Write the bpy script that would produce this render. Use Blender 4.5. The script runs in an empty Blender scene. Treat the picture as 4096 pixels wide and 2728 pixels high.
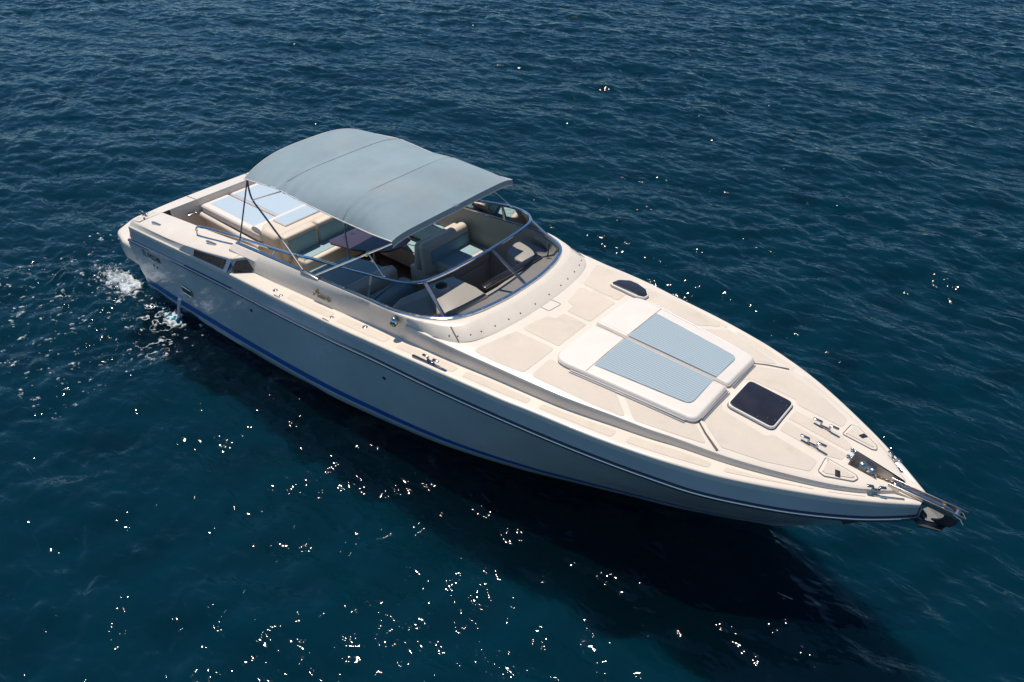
import bpy, bmesh, math, random
import numpy as np
from math import radians, sin, cos, pi, sqrt
from mathutils import Vector, Matrix
random.seed(7)
sc = bpy.context.scene
col = sc.collection

# ------------------------------------------------------------------ camera, world, sun, exposure
cam_d = bpy.data.cameras.new('camera'); cam = bpy.data.objects.new('camera', cam_d); col.objects.link(cam)
cam_d.sensor_width = 36.0; cam_d.lens = 28.0; cam_d.clip_start = 0.1; cam_d.clip_end = 6000
cam.location = (0.0, -7.478, 8.0); cam.rotation_euler = (radians(54.0), 0.0, radians(39.5))
sc.camera = cam
SUN_EL, SUN_AZ = 67.0, 153.0          # azimuth counted from +x towards +y
world = bpy.data.worlds.new('World'); sc.world = world; world.use_nodes = True
wn = world.node_tree; wn.nodes.clear()
sky = wn.nodes.new('ShaderNodeTexSky'); sky.sky_type = 'NISHITA'; sky.sun_disc = False
sky.sun_elevation = radians(SUN_EL); sky.sun_rotation = radians(90.0 - SUN_AZ); sky.altitude = 0; sky.air_density = 1.0; sky.dust_density = 0.1; sky.ozone_density = 3.0
bg = wn.nodes.new('ShaderNodeBackground'); bg.inputs[1].default_value = 0.078
wo = wn.nodes.new('ShaderNodeOutputWorld')
wt = wn.nodes.new('ShaderNodeVectorMath'); wt.operation = 'MULTIPLY'; wt.inputs[1].default_value = (0.72, 0.965, 1.12)
wn.links.new(sky.outputs[0], wt.inputs[0]); wn.links.new(wt.outputs[0], bg.inputs[0]); wn.links.new(bg.outputs[0], wo.inputs[0])
sd = bpy.data.lights.new('sun', 'SUN'); sd.energy = 3.95; sd.angle = radians(0.5); sd.color = (1.0, 0.925, 0.82)
sun = bpy.data.objects.new('sun', sd); col.objects.link(sun)
sdir = Vector((cos(radians(SUN_EL))*cos(radians(SUN_AZ)), cos(radians(SUN_EL))*sin(radians(SUN_AZ)), sin(radians(SUN_EL))))
sun.rotation_euler = sdir.to_track_quat('Z', 'Y').to_euler(); sun.location = (-20, 20, 30)
sc.view_settings.view_transform = 'Standard'; sc.view_settings.look = 'None'; sc.view_settings.exposure = 0.22; sc.view_settings.gamma = 1.0
sc.view_settings.use_curve_mapping = False
sc.cycles.max_bounces = 8; sc.cycles.transparent_max_bounces = 12; sc.cycles.sample_clamp_indirect = 2.0; sc.cycles.sample_clamp_direct = 60.0
sc.cycles.caustics_reflective = False; sc.cycles.caustics_refractive = False; sc.cycles.use_denoising = True; sc.cycles.denoiser = 'OPENIMAGEDENOISE'; sc.cycles.denoising_prefilter = 'ACCURATE'

# ------------------------------------------------------------------ materials
def nodes_of(name):
    m = bpy.data.materials.new(name); m.use_nodes = True
    nt = m.node_tree; nt.nodes.clear()
    out = nt.nodes.new('ShaderNodeOutputMaterial')
    return m, nt, out
def pbr(name, colr, rough=0.4, metal=0.0, ior=1.5, coat=0.0, var=0.0, vscale=3.0, bump=0.0, bscale=60.0, rvar=0.0, sheen=0.0, alpha=None, trans=0.0, spec=0.5):
    m, nt, out = nodes_of(name)
    b = nt.nodes.new('ShaderNodeBsdfPrincipled'); nt.links.new(b.outputs[0], out.inputs[0])
    b.inputs['Base Color'].default_value = (*colr, 1); b.inputs['Roughness'].default_value = rough
    b.inputs['Metallic'].default_value = metal; b.inputs['IOR'].default_value = ior
    b.inputs['Coat Weight'].default_value = coat; b.inputs['Coat Roughness'].default_value = 0.06
    b.inputs['Sheen Weight'].default_value = sheen; b.inputs['Transmission Weight'].default_value = trans
    b.inputs['Specular IOR Level'].default_value = spec
    if alpha is not None: b.inputs['Alpha'].default_value = alpha
    tc = nt.nodes.new('ShaderNodeTexCoord')
    if var > 0 or rvar > 0:
        n = nt.nodes.new('ShaderNodeTexNoise'); n.inputs['Scale'].default_value = vscale; n.inputs['Detail'].default_value = 6; n.inputs['Roughness'].default_value = 0.62
        nt.links.new(tc.outputs['Object'], n.inputs['Vector'])
        if var > 0:
            mr = nt.nodes.new('ShaderNodeMapRange'); mr.inputs[1].default_value = 0.3; mr.inputs[2].default_value = 0.7
            mr.inputs[3].default_value = 1 - var; mr.inputs[4].default_value = 1 + var * 0.4
            mx = nt.nodes.new('ShaderNodeVectorMath'); mx.operation = 'SCALE'; mx.inputs[0].default_value = colr
            nt.links.new(n.outputs[0], mr.inputs[0]); nt.links.new(mr.outputs[0], mx.inputs['Scale']); nt.links.new(mx.outputs[0], b.inputs['Base Color'])
        if rvar > 0:
            mr2 = nt.nodes.new('ShaderNodeMapRange'); mr2.inputs[1].default_value = 0.3; mr2.inputs[2].default_value = 0.7
            mr2.inputs[3].default_value = max(0.0, rough - rvar); mr2.inputs[4].default_value = rough + rvar
            nt.links.new(n.outputs[0], mr2.inputs[0]); nt.links.new(mr2.outputs[0], b.inputs['Roughness'])
    if bump > 0:
        n2 = nt.nodes.new('ShaderNodeTexNoise'); n2.inputs['Scale'].default_value = bscale; n2.inputs['Detail'].default_value = 4
        nt.links.new(tc.outputs['Object'], n2.inputs['Vector'])
        bp = nt.nodes.new('ShaderNodeBump'); bp.inputs['Strength'].default_value = bump; bp.inputs['Distance'].default_value = 0.01
        nt.links.new(n2.outputs[0], bp.inputs['Height']); nt.links.new(bp.outputs[0], b.inputs['Normal'])
    return m
CREAM = (0.76, 0.665, 0.555)
M = {}
M['gel'] = pbr('gelcoat', CREAM, 0.28, coat=0.3, var=0.05, vscale=1.7, rvar=0.06)
M['hull'] = pbr('hull_gelcoat', (0.56, 0.56, 0.54), 0.22, coat=0.6, var=0.12, vscale=0.9, rvar=0.08, bump=0.14, bscale=1.6)
M['skid'] = pbr('nonskid', (0.67, 0.575, 0.475), 0.75, var=0.06, vscale=2.3, bump=0.5, bscale=260)
M['liner'] = pbr('liner', (0.60, 0.50, 0.38), 0.42, var=0.07, vscale=2.0)
M['dash'] = pbr('dash_panel', (0.50, 0.45, 0.38), 0.4, var=0.06, vscale=3.0)
M['steel'] = pbr('polished_steel', (0.62, 0.62, 0.64), 0.10, metal=1.0, rvar=0.05, vscale=12)
M['steel_dull'] = pbr('brushed_steel', (0.50, 0.49, 0.48), 0.30, metal=1.0, var=0.15, vscale=14)
M['chain'] = pbr('galvanised', (0.34, 0.31, 0.28), 0.42, metal=0.9, var=0.3, vscale=40)
M['tube'] = pbr('dark_tube', (0.15, 0.16, 0.19), 0.38, spec=0.35)
M['cleat'] = pbr('cleat_steel', (0.34, 0.35, 0.38), 0.12, metal=1.0)
M['padrail'] = pbr('satin_rail', (0.40, 0.40, 0.42), 0.5, metal=0.3, spec=0.3)
M['ventplate'] = pbr('vent_plate', (0.26, 0.30, 0.35), 0.35, metal=0.7, var=0.1, vscale=6)
M['anchor'] = pbr('anchor_steel', (0.045, 0.045, 0.05), 0.5, metal=0.2, var=0.3, vscale=12)
M['rubber'] = pbr('rub_rail_vinyl', (0.035, 0.045, 0.07), 0.28, coat=0.2)
M['black'] = pbr('black_plastic', (0.015, 0.015, 0.018), 0.35)
M['seam'] = pbr('seam_sealant', (0.10, 0.085, 0.07), 0.8)
M['smoke'] = pbr('smoked_acrylic', (0.020, 0.017, 0.021), 0.22, coat=0.25, var=0.25, vscale=5, rvar=0.06)
M['table'] = pbr('table_lacquer', (0.055, 0.035, 0.055), 0.22, coat=0.4)
M['leather'] = pbr('cream_vinyl', (0.72, 0.65, 0.58), 0.5, var=0.05, vscale=4, bump=0.12, bscale=12)
M['leather2'] = pbr('seat_vinyl', (0.66, 0.56, 0.45), 0.5, var=0.06, vscale=4, bump=0.15, bscale=10)
M['canvas'] = pbr('canvas', (0.225, 0.300, 0.330), 0.85, var=0.13, vscale=1.6, bump=0.25, bscale=7, sheen=0.2)
M['piping'] = pbr('white_piping', (0.78, 0.70, 0.64), 0.6)
M['blue'] = pbr('boot_stripe_paint', (0.012, 0.10, 0.36), 0.3, coat=0.3)
M['boot'] = pbr('antifoul', (0.42, 0.38, 0.30), 0.6, var=0.3, vscale=3)
M['white'] = pbr('white_gel', (0.8, 0.78, 0.72), 0.35)
M['teak'] = pbr('teak', (0.30, 0.13, 0.06), 0.6, var=0.25, vscale=8)
M['sole'] = pbr('cockpit_sole', (0.16, 0.11, 0.075), 0.55, var=0.3, vscale=6)
M['yellow'] = pbr('yellow_rope', (0.62, 0.45, 0.12), 0.7)
M['letter'] = pbr('dark_lettering', (0.02, 0.025, 0.03), 0.5)
M['badge'] = pbr('badge_metal', (0.40, 0.32, 0.23), 0.35, metal=0.6)
M['bronze'] = pbr('roller_nylon', (0.42, 0.28, 0.12), 0.5)

def stain(m, c2, scale, lo, hi):
    nt = m.node_tree; b = [n for n in nt.nodes if n.type == 'BSDF_PRINCIPLED'][0]; src = b.inputs['Base Color'].links[0].from_socket
    tc = nt.nodes.new('ShaderNodeTexCoord'); n = nt.nodes.new('ShaderNodeTexNoise'); n.inputs['Scale'].default_value = scale; n.inputs['Detail'].default_value = 5; nt.links.new(tc.outputs['Object'], n.inputs['Vector'])
    mr = nt.nodes.new('ShaderNodeMapRange'); mr.inputs[1].default_value = lo; mr.inputs[2].default_value = hi; mr.inputs[4].default_value = .55; nt.links.new(n.outputs[0], mr.inputs[0])
    mx = nt.nodes.new('ShaderNodeMix'); mx.data_type = 'RGBA'; nt.links.new(mr.outputs[0], mx.inputs[0]); nt.links.new(src, mx.inputs[6]); mx.inputs[7].default_value = (*c2, 1); nt.links.new(mx.outputs[2], b.inputs['Base Color'])
stain(M['canvas'], (0.29, 0.29, 0.28), 1.1, .52, .75)
stain(M['gel'], (0.60, 0.53, 0.43), 2.2, .60, .80)
stain(M['skid'], (0.50, 0.43, 0.34), 2.9, .58, .80)
def striped(name, base, line, pitch, axis='Y', width=0.10, sheen=0.0):
    """upholstery fabric with a fine stitched line every `pitch` metres, lines along the other axis"""
    m, nt, out = nodes_of(name)
    b = nt.nodes.new('ShaderNodeBsdfPrincipled'); nt.links.new(b.outputs[0], out.inputs[0]); b.inputs['Roughness'].default_value = 0.7
    b.inputs['Sheen Weight'].default_value = sheen
    tc = nt.nodes.new('ShaderNodeTexCoord'); sx = nt.nodes.new('ShaderNodeSeparateXYZ'); nt.links.new(tc.outputs['Object'], sx.inputs[0])
    nz = nt.nodes.new('ShaderNodeTexNoise'); nz.inputs['Scale'].default_value = 1.6; nt.links.new(tc.outputs['Object'], nz.inputs['Vector'])
    ad = nt.nodes.new('ShaderNodeMath'); ad.operation = 'MULTIPLY_ADD'; ad.inputs[1].default_value = 0.02
    nt.links.new(nz.outputs[0], ad.inputs[0]); nt.links.new(sx.outputs[axis], ad.inputs[2])
    dv = nt.nodes.new('ShaderNodeMath'); dv.operation = 'DIVIDE'; dv.inputs[1].default_value = pitch; nt.links.new(ad.outputs[0], dv.inputs[0])
    fr = nt.nodes.new('ShaderNodeMath'); fr.operation = 'FRACT'; nt.links.new(dv.outputs[0], fr.inputs[0])
    pp = nt.nodes.new('ShaderNodeMath'); pp.operation = 'PINGPONG'; pp.inputs[1].default_value = 0.5; nt.links.new(fr.outputs[0], pp.inputs[0])
    mr = nt.nodes.new('ShaderNodeMapRange'); mr.inputs[1].default_value = width * 0.35; mr.inputs[2].default_value = width; nt.links.new(pp.outputs[0], mr.inputs[0])
    mx = nt.nodes.new('ShaderNodeMix'); mx.data_type = 'RGBA'; mx.inputs[6].default_value = (*line, 1); mx.inputs[7].default_value = (*base, 1)
    nt.links.new(mr.outputs[0], mx.inputs[0]); nt.links.new(mx.outputs[2], b.inputs['Base Color'])
    bp = nt.nodes.new('ShaderNodeBump'); bp.inputs['Strength'].default_value = 0.5; bp.inputs['Distance'].default_value = 0.006
    nt.links.new(mr.outputs[0], bp.inputs['Height']); nt.links.new(bp.outputs[0], b.inputs['Normal'])
    return m
M['padblue'] = striped('pad_fabric', (0.34, 0.415, 0.46), (0.14, 0.20, 0.24), 0.036, 'Y', 0.13)
M['padpale'] = striped('aft_pad_fabric', (0.44, 0.54, 0.62), (0.30, 0.39, 0.47), 0.036, 'Y', 0.13)
M['seatteal'] = striped('seat_fabric_y', (0.30, 0.44, 0.47), (0.15, 0.24, 0.28), 0.040, 'Y', 0.10)
M['seatteal_x'] = striped('seat_fabric_x', (0.30, 0.44, 0.47), (0.15, 0.24, 0.28), 0.040, 'X', 0.10)
M['teakplank'] = striped('teak_planks', (0.34, 0.15, 0.07), (0.03, 0.02, 0.015), 0.05, 'Y', 0.08)
M['soleplank'] = striped('sole_planks', (0.22, 0.15, 0.10), (0.04, 0.03, 0.02), 0.06, 'Y', 0.08)

def glass_mat(name, tint, refl_ior=1.45):
    m, nt, out = nodes_of(name)
    tr = nt.nodes.new('ShaderNodeBsdfTransparent'); tr.inputs[0].default_value = (*tint, 1)
    gl = nt.nodes.new('ShaderNodeBsdfGlossy'); gl.inputs['Roughness'].default_value = 0.02
    fr = nt.nodes.new('ShaderNodeFresnel'); fr.inputs[0].default_value = refl_ior
    mx = nt.nodes.new('ShaderNodeMixShader'); nt.links.new(fr.outputs[0], mx.inputs[0]); nt.links.new(tr.outputs[0], mx.inputs[1]); nt.links.new(gl.outputs[0], mx.inputs[2])
    nt.links.new(mx.outputs[0], out.inputs[0]); return m
M['glass'] = glass_mat('smoked_glass', (0.70, 0.715, 0.74), 1.25)
M['domeglass'] = glass_mat('lamp_glass', (0.35, 0.55, 0.60), 1.5)

def mesh_mat():  # fine wire grille
    m, nt, out = nodes_of('wire_mesh')
    b = nt.nodes.new('ShaderNodeBsdfPrincipled'); nt.links.new(b.outputs[0], out.inputs[0]); b.inputs['Roughness'].default_value = 0.5
    tc = nt.nodes.new('ShaderNodeTexCoord'); v = nt.nodes.new('ShaderNodeTexVoronoi'); v.inputs['Scale'].default_value = 70
    nt.links.new(tc.outputs['Object'], v.inputs['Vector'])
    cr = nt.nodes.new('ShaderNodeMapRange'); cr.inputs[1].default_value = 0.2; cr.inputs[2].default_value = 0.6; cr.inputs[3].default_value = 0.003; cr.inputs[4].default_value = 0.05; b.inputs['Specular IOR Level'].default_value = 0.0
    nt.links.new(v.outputs['Distance'], cr.inputs[0]); nt.links.new(cr.outputs[0], b.inputs['Base Color']); return m
M['mesh'] = mesh_mat()

# ------------------------------------------------------------------ helpers
class MB:
    """collects vertices and faces in world metres; build() makes ONE mesh object"""
    def __init__(s): s.v = []; s.f = []; s.mi = []; s.cur = 0
    def add(s, vs, fs):
        o = len(s.v); s.v += [tuple(map(float, p)) for p in vs]; s.f += [tuple(i + o for i in f) for f in fs]; s.mi += [s.cur] * len(fs); return s
    def grid(s, rows, closed=False, capa=False, capb=False, flip=False):
        n = len(rows[0]); vs = [p for r in rows for p in r]; fs = []
        for i in range(len(rows) - 1):
            for j in range(n if closed else n - 1):
                a = i*n + j; b = i*n + (j+1) % n; c_ = (i+1)*n + (j+1) % n; d = (i+1)*n + j
                fs.append((a, d, c_, b) if flip else (a, b, c_, d))
        if capa: fs.append(tuple(range(n))[::-1])
        if capb: fs.append(tuple((len(rows)-1)*n + j for j in range(n)))
        return s.add(vs, fs)
    def tube(s, path, r, n=10, closed=False, cap=True):
        P = [Vector(p) for p in path]; rows = []; up = None
        N = len(P)
        for i, p in enumerate(P):
            a = P[i-1] if (i > 0 or closed) else P[i]; b = P[(i+1) % N] if (i < N-1 or closed) else P[i]
            t = (b - a).normalized()
            if up is None:
                up = Vector((0, 0, 1)) if abs(t.z) < 0.9 else Vector((1, 0, 0))
            x = t.cross(up).normalized(); up = x.cross(t).normalized()
            rr = r[i] if isinstance(r, (list, tuple)) else r
            rows.append([tuple(p + x*rr*cos(2*pi*k/n) + up*rr*sin(2*pi*k/n)) for k in range(n)])
        if closed: rows.append(rows[0])
        return s.grid(rows, closed=True, capa=cap and not closed, capb=cap and not closed)
    def box(s, c_, size, rz=0.0, bevel=0.0, seg=2, M3=None):
        bm = bmesh.new(); bmesh.ops.create_cube(bm, size=1.0)
        for v in bm.verts: v.co = Vector((v.co.x*size[0], v.co.y*size[1], v.co.z*size[2]))
        if bevel > 0: bmesh.ops.bevel(bm, geom=bm.edges[:], offset=bevel, segments=seg, profile=0.5, affect='EDGES')
        R = M3 if M3 is not None else Matrix.Rotation(rz, 3, 'Z')
        bm.verts.index_update()
        s.add([R @ v.co + Vector(c_) for v in bm.verts], [[v.index for v in f.verts] for f in bm.faces]); bm.free(); return s
    def ellipsoid(s, c_, r, n=14, m_=8, R=None):
        rows = []
        for i in range(m_ + 1):
            th = pi*i/m_
            row = []
            for k in range(n):
                v = Vector((r[0]*sin(th)*cos(2*pi*k/n), r[1]*sin(th)*sin(2*pi*k/n), r[2]*cos(th)))
                if R is not None: v = R @ v
                row.append(tuple(v + Vector(c_)))
            rows.append(row)
        return s.grid(rows, closed=True, flip=True)
    def cyl(s, c_, r, h, n=20, r2=None, bev=0.0, axis=None):
        """vertical (or along axis) disc from c_ to c_+h"""
        prof = [(r, 0.0), (r2 if r2 is not None else r, h - bev)]
        rt = r2 if r2 is not None else r
        if bev > 0: prof.append((rt - bev*0.4, h - bev*0.35)); prof.append((rt - bev, h))
        Q = Vector((0, 0, 1)).rotation_difference(Vector(axis).normalized()).to_matrix() if axis is not None else Matrix.Identity(3)
        rows = [[tuple(Q @ Vector((a*cos(2*pi*k/n), a*sin(2*pi*k/n), z)) + Vector(c_)) for k in range(n)] for a, z in prof]
        return s.grid(rows, closed=True, capa=True, capb=True)
    def build(s, name, mat, parent=None, smooth=True, angle=35, double=False):
        me = bpy.data.meshes.new(name)
        off = Vector(parent['_o']) if parent is not None else Vector((0, 0, 0))
        me.from_pydata([(p[0]-off.x, p[1]-off.y, p[2]-off.z) for p in s.v], [], s.f); me.update()
        for m in (mat if isinstance(mat, (list, tuple)) else [mat]): me.materials.append(m)
        me.polygons.foreach_set('material_index', s.mi)
        bm = bmesh.new(); bm.from_mesh(me); bmesh.ops.remove_doubles(bm, verts=bm.verts[:], dist=1e-5)
        bmesh.ops.recalc_face_normals(bm, faces=bm.faces[:]); bm.to_mesh(me); bm.free()
        if smooth:
            me.polygons.foreach_set('use_smooth', [True]*len(me.polygons)); me.set_sharp_from_angle(angle=radians(angle))
        o = bpy.data.objects.new(name, me); col.objects.link(o)
        if parent is not None: o.parent = parent; o['_o'] = parent['_o']
        return o
def thing(name, label, cat, loc, group=None, kind=None):
    o = bpy.data.objects.new(name, None); col.objects.link(o); o.location = loc; o.empty_display_size = 0.2
    o['label'] = label; o['category'] = cat; o['_o'] = tuple(loc)
    if group: o['group'] = group
    return o
def tag(o, label=None, cat=None, group=None, kind=None):
    if label: o['label'] = label
    if cat: o['category'] = cat
    if group: o['group'] = group
    if kind: o['kind'] = kind
    return o
def spline(pts, n=8, closed=False):
    P = [Vector(p) for p in pts]; N = len(P); out = []
    for i in range(N if closed else N-1):
        p0 = P[i-1] if (i > 0 or closed) else P[i]*2 - P[i+1]; p1 = P[i]; p2 = P[(i+1) % N]
        p3 = P[(i+2) % N] if (i < N-2 or closed) else p2*2 - p1
        for k in range(n):
            t = k/n
            out.append(tuple(0.5*((2*p1) + (p2-p0)*t + (2*p0-5*p1+4*p2-p3)*t*t + (3*p1-p0-3*p2+p3)*t**3)))
    if not closed: out.append(tuple(P[-1]))
    return out
def ip(xs, ys):
    xs = list(xs); ys = list(ys); from bisect import bisect_right
    # monotone-ish smooth (pchip like) interpolation
    n = len(xs); d = [(ys[i+1]-ys[i])/(xs[i+1]-xs[i]) for i in range(n-1)]; mm = [d[0]] + [0 if d[i-1]*d[i] <= 0 else 2*d[i-1]*d[i]/(d[i-1]+d[i]) for i in range(1, n-1)] + [d[-1]]
    def f(x):
        if x <= xs[0]: return ys[0]
        if x >= xs[-1]: return ys[-1]
        i = bisect_right(xs, x) - 1; h = xs[i+1]-xs[i]; t = (x-xs[i])/h
        return (2*t**3-3*t*t+1)*ys[i] + (t**3-2*t*t+t)*h*mm[i] + (-2*t**3+3*t*t)*ys[i+1] + (t**3-t*t)*h*mm[i+1]
    return f
def rpoly(pts, r, n=5):
    """round the corners of a 2-D polygon; r a number or one per corner"""
    out = []; N = len(pts)
    for i in range(N):
        p = Vector(pts[i][:2]); a = Vector(pts[i-1][:2]) - p; b = Vector(pts[(i+1) % N][:2]) - p
        rr = r[i] if isinstance(r, (list, tuple)) else r
        if rr <= 0: out.append(tuple(p)); continue
        la, lb = a.length, b.length; a.normalize(); b.normalize(); ang = a.angle(b)
        dd = min(rr/math.tan(ang/2), la*0.48, lb*0.48)
        s0 = p + a*dd; s1 = p + b*dd
        for k in range(n+1):
            t = k/n; out.append(tuple((1-t)**2*s0 + 2*t*(1-t)*p + t*t*s1))
    return out
def area2(p): return 0.5*sum(p[i-1][0]*p[i][1]-p[i][0]*p[i-1][1] for i in range(len(p)))
def inset(poly, d):
    s = 1 if area2(poly) > 0 else -1; N = len(poly); out = []
    for i in range(N):
        a = Vector(poly[i-1]); p = Vector(poly[i]); b = Vector(poly[(i+1) % N]); e1 = (p-a); e2 = (b-p)
        if e1.length < 1e-7 or e2.length < 1e-7: out.append(tuple(p)); continue
        e1.normalize(); e2.normalize()
        n1 = Vector((-e1.y, e1.x))*s; n2 = Vector((-e2.y, e2.x))*s; nn = (n1+n2)
        if nn.length < 1e-6: out.append(tuple(p)); continue
        nn.normalize(); k = 1/max(0.5, nn.dot(n1)); out.append(tuple(p + nn*d*k))
    return out
def slab(mb, poly, z0, z1, r=0.02, surf=None, seg=4, flare=0.0):
    """extruded polygon with a rounded upper edge; surf(x,y) adds height"""
    sf = surf or (lambda x, y: 0.0); rows = [[(x, y, z0 + sf(x, y)) for x, y in poly]]
    rows.append([(x, y, z1 - r + sf(x, y)) for x, y in poly])
    for k in range(1, seg+1):
        a = pi/2*k/seg; q = inset(poly, r*(1-cos(a))); rows.append([(x, y, z1 - r + r*sin(a) + sf(x, y)) for x, y in q])
    mb.grid(rows, closed=True, capb=True); return mb
def drape(poly, surf, off, step=0.12):
    """thin patch laid on a curved surface, cut finely enough to follow it"""
    bm = bmesh.new(); vs = [bm.verts.new((x, y, 0)) for x, y in poly]; bm.faces.new(vs)
    xs = [p[0] for p in poly]; ys = [p[1] for p in poly]
    x = math.ceil(min(xs)/step)*step
    while x < max(xs):
        bmesh.ops.bisect_plane(bm, geom=bm.verts[:]+bm.edges[:]+bm.faces[:], plane_co=(x, 0, 0), plane_no=(1, 0, 0), dist=1e-6); x += step
    y = math.ceil(min(ys)/step)*step
    while y < max(ys):
        bmesh.ops.bisect_plane(bm, geom=bm.verts[:]+bm.edges[:]+bm.faces[:], plane_co=(0, y, 0), plane_no=(0, 1, 0), dist=1e-6); y += step
    bm.verts.index_update()
    mb = MB(); mb.add([(v.co.x, v.co.y, surf(v.co.x, v.co.y) + off) for v in bm.verts], [[v.index for v in f.verts] for f in bm.faces]); bm.free()
    return mb
def mir(pts): return [(p[0], -p[1], *p[2:]) for p in pts]
def text_mesh(txt, size, ext, mat, name, parent, Mx, shear=0.0, spacing=1.0):
    cu = bpy.data.curves.new(name, 'FONT'); cu.body = txt; cu.size = size; cu.extrude = ext; cu.shear = shear; cu.space_character = spacing; cu.align_x = 'LEFT'; cu.resolution_u = 3
    tmp = bpy.data.objects.new('tmp', cu); col.objects.link(tmp)
    dg = bpy.context.evaluated_depsgraph_get(); me = bpy.data.meshes.new_from_object(tmp.evaluated_get(dg)); bpy.data.objects.remove(tmp)
    off = Matrix.Translation(-Vector(parent['_o'])); me.transform(off @ Mx); me.materials.clear(); me.materials.append(mat)
    o = bpy.data.objects.new(name, me); col.objects.link(o); o.parent = parent; o['_o'] = parent['_o']; return o

# ------------------------------------------------------------------ lines of the boat (metres; bow +x, port +y)
HB = ip([-13.4, -12.2, -10.8, -9.4, -8.36, -7.4, -6.27, -4.9, -4.36, -3.78, -2.69, -1.84], [1.99, 2.02, 2.01, 1.97, 1.91, 1.80, 1.62, 1.24, 1.04, .82, .41, 0.0])
RB = ip([-13.68, -12.4, -11, -9.5, -8, -7, -6, -4.45, -2.6, -1.7, -.89, -.5, -.36], [1.945, 1.975, 1.985, 1.985, 1.955, 1.905, 1.855, 1.70, 1.365, 1.00, .52, .20, .06])
RZ = ip([-13.68, -12.4, -11, -10, -8, -7, -5, -3, -1.7, -.9, -.36], [.885, 1.02, 1.125, 1.18, 1.26, 1.30, 1.33, 1.325, 1.30, 1.29, 1.29])
YE = ip([-13.62, -12, -10.4, -8, -7, -6.1, -5.48, -4.9, -4.56, -3.68, -2.95, -2.66, -2.17, -1.19, -.7, -.36], [1.93, 1.95, 1.95, 1.92, 1.885, 1.84, 1.80, 1.75, 1.70, 1.585, 1.44, 1.36, 1.19, .69, .37, .11])
ZE = ip([-13.62, -12, -10.4, -9, -8, -7, -6.1, -5, -3, -2, -1.19, -.36], [1.18, 1.31, 1.42, 1.47, 1.515, 1.57, 1.61, 1.64, 1.635, 1.61, 1.57, 1.52])
Y0 = ip([-10.2, -9.8, -9, -8.2, -7.4, -6.8, -6.28, -5.87, -5.4, -4.3, -3.5, -3.1, -2.88, -2.2, -1.36, -1.0, -.8, -.6], [1.70, 1.70, 1.67, 1.65, 1.61, 1.60, 1.585, 1.565, 1.53, 1.43, 1.28, 1.20, 1.14, .98, .66, .46, .31, .13])
ZT1 = ip([-10.4, -8.2, -6.3, -5.1, -4.2, -3.1, -2.37, -1.9, -1.4, -1.0, -.6], [1.62, 1.75, 1.84, 1.83, 1.81, 1.76, 1.72, 1.695, 1.66, 1.625, 1.575])
ZC = ip([-7, -5.9, -5.4, -4.8, -2.8, -2.0, -1.4, -1.0, -.6], [1.92, 1.905, 1.89, 1.875, 1.815, 1.755, 1.69, 1.645, 1.59])
def YT1(x): return max(0.04, Y0(x) - 0.030 - 0.010*min(1, max(0, (-x-1)/3)))
def ztop(x, y):
    yt = YT1(x); t = min(1.0, abs(y)/yt); return ZC(x) - (ZC(x)-ZT1(x))*t*t
def zside(x, y): return ZE(x) + 0.004

boat = thing('motorboat', 'cream open motorboat with pale blue canopy and sunpads on dark blue water', 'motorboat', (-6.8, 0.0, 0.0))

# ---- hull
STEM = ip([-.75, -.4, -.1, 0, .22, .73, 1.06, 1.36], [-5.2, -2.9, -2.05, -1.84, -1.56, -.97, -.65, -.36])
def hull_rows(sgn):
    levels = [-.75, -.45, -.12, 0.0, .11, .22, .45, .73, 1.0, 1.2, None]
    NU = 70; rows = []
    for lv in levels:
        row = []
        for i in range(NU+1):
            u = i/NU; u = 1-(1-u)**1.35
            if lv is None: x0, xe = -13.68, -.36
            else: x0, xe = -13.36 - .33*max(0, lv)/.95, STEM(lv)
            x = x0 + (xe-x0)*u
            xr = -13.68 + (-.36+13.68)*u; xw = -13.36 + (-1.84+13.36)*u
            if lv is None: z = RZ(xr); y = RB(xr)
            elif lv <= 0:
                k = {-.75: 0.0, -.45: .55, -.12: .93, 0.0: 1.0}[lv]
                z = lv; y = HB(xw)*k if lv > -.7 else 0.0
            else:
                zr = RZ(xr); z = lv * (zr/1.36 if lv > .3 else 1.0); t = lv/1.36
                y = HB(xw)*(1-t**1.15) + RB(xr)*t**1.15
            row.append((x, y*sgn, z))
        rows.append(row)
    return rows
def hull_y(x, z):   # half beam at x and height z, for fittings
    best = None
    for r in (hull_rows._c if hasattr(hull_rows, '_c') else setattr(hull_rows, '_c', hull_rows(1)) or hull_rows._c):
        xs = [p[0] for p in r]; y = np.interp(x, xs, [p[1] for p in r]); zz = np.interp(x, xs, [p[2] for p in r]); best = (best or []) + [(zz, y)]
    best.sort(); return float(np.interp(z, [b[0] for b in best], [b[1] for b in best]))
mb = MB()
for s in (1, -1):
    R = hull_rows(s); mb.grid(R, flip=(s < 0))
Rp, Rn = hull_rows(1), hull_rows(-1)
mb.grid([[r[0] for r in Rn], [r[0] for r in Rp]])       # transom
hull = mb.build('hull', [M['hull']], boat, angle=50)
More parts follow.
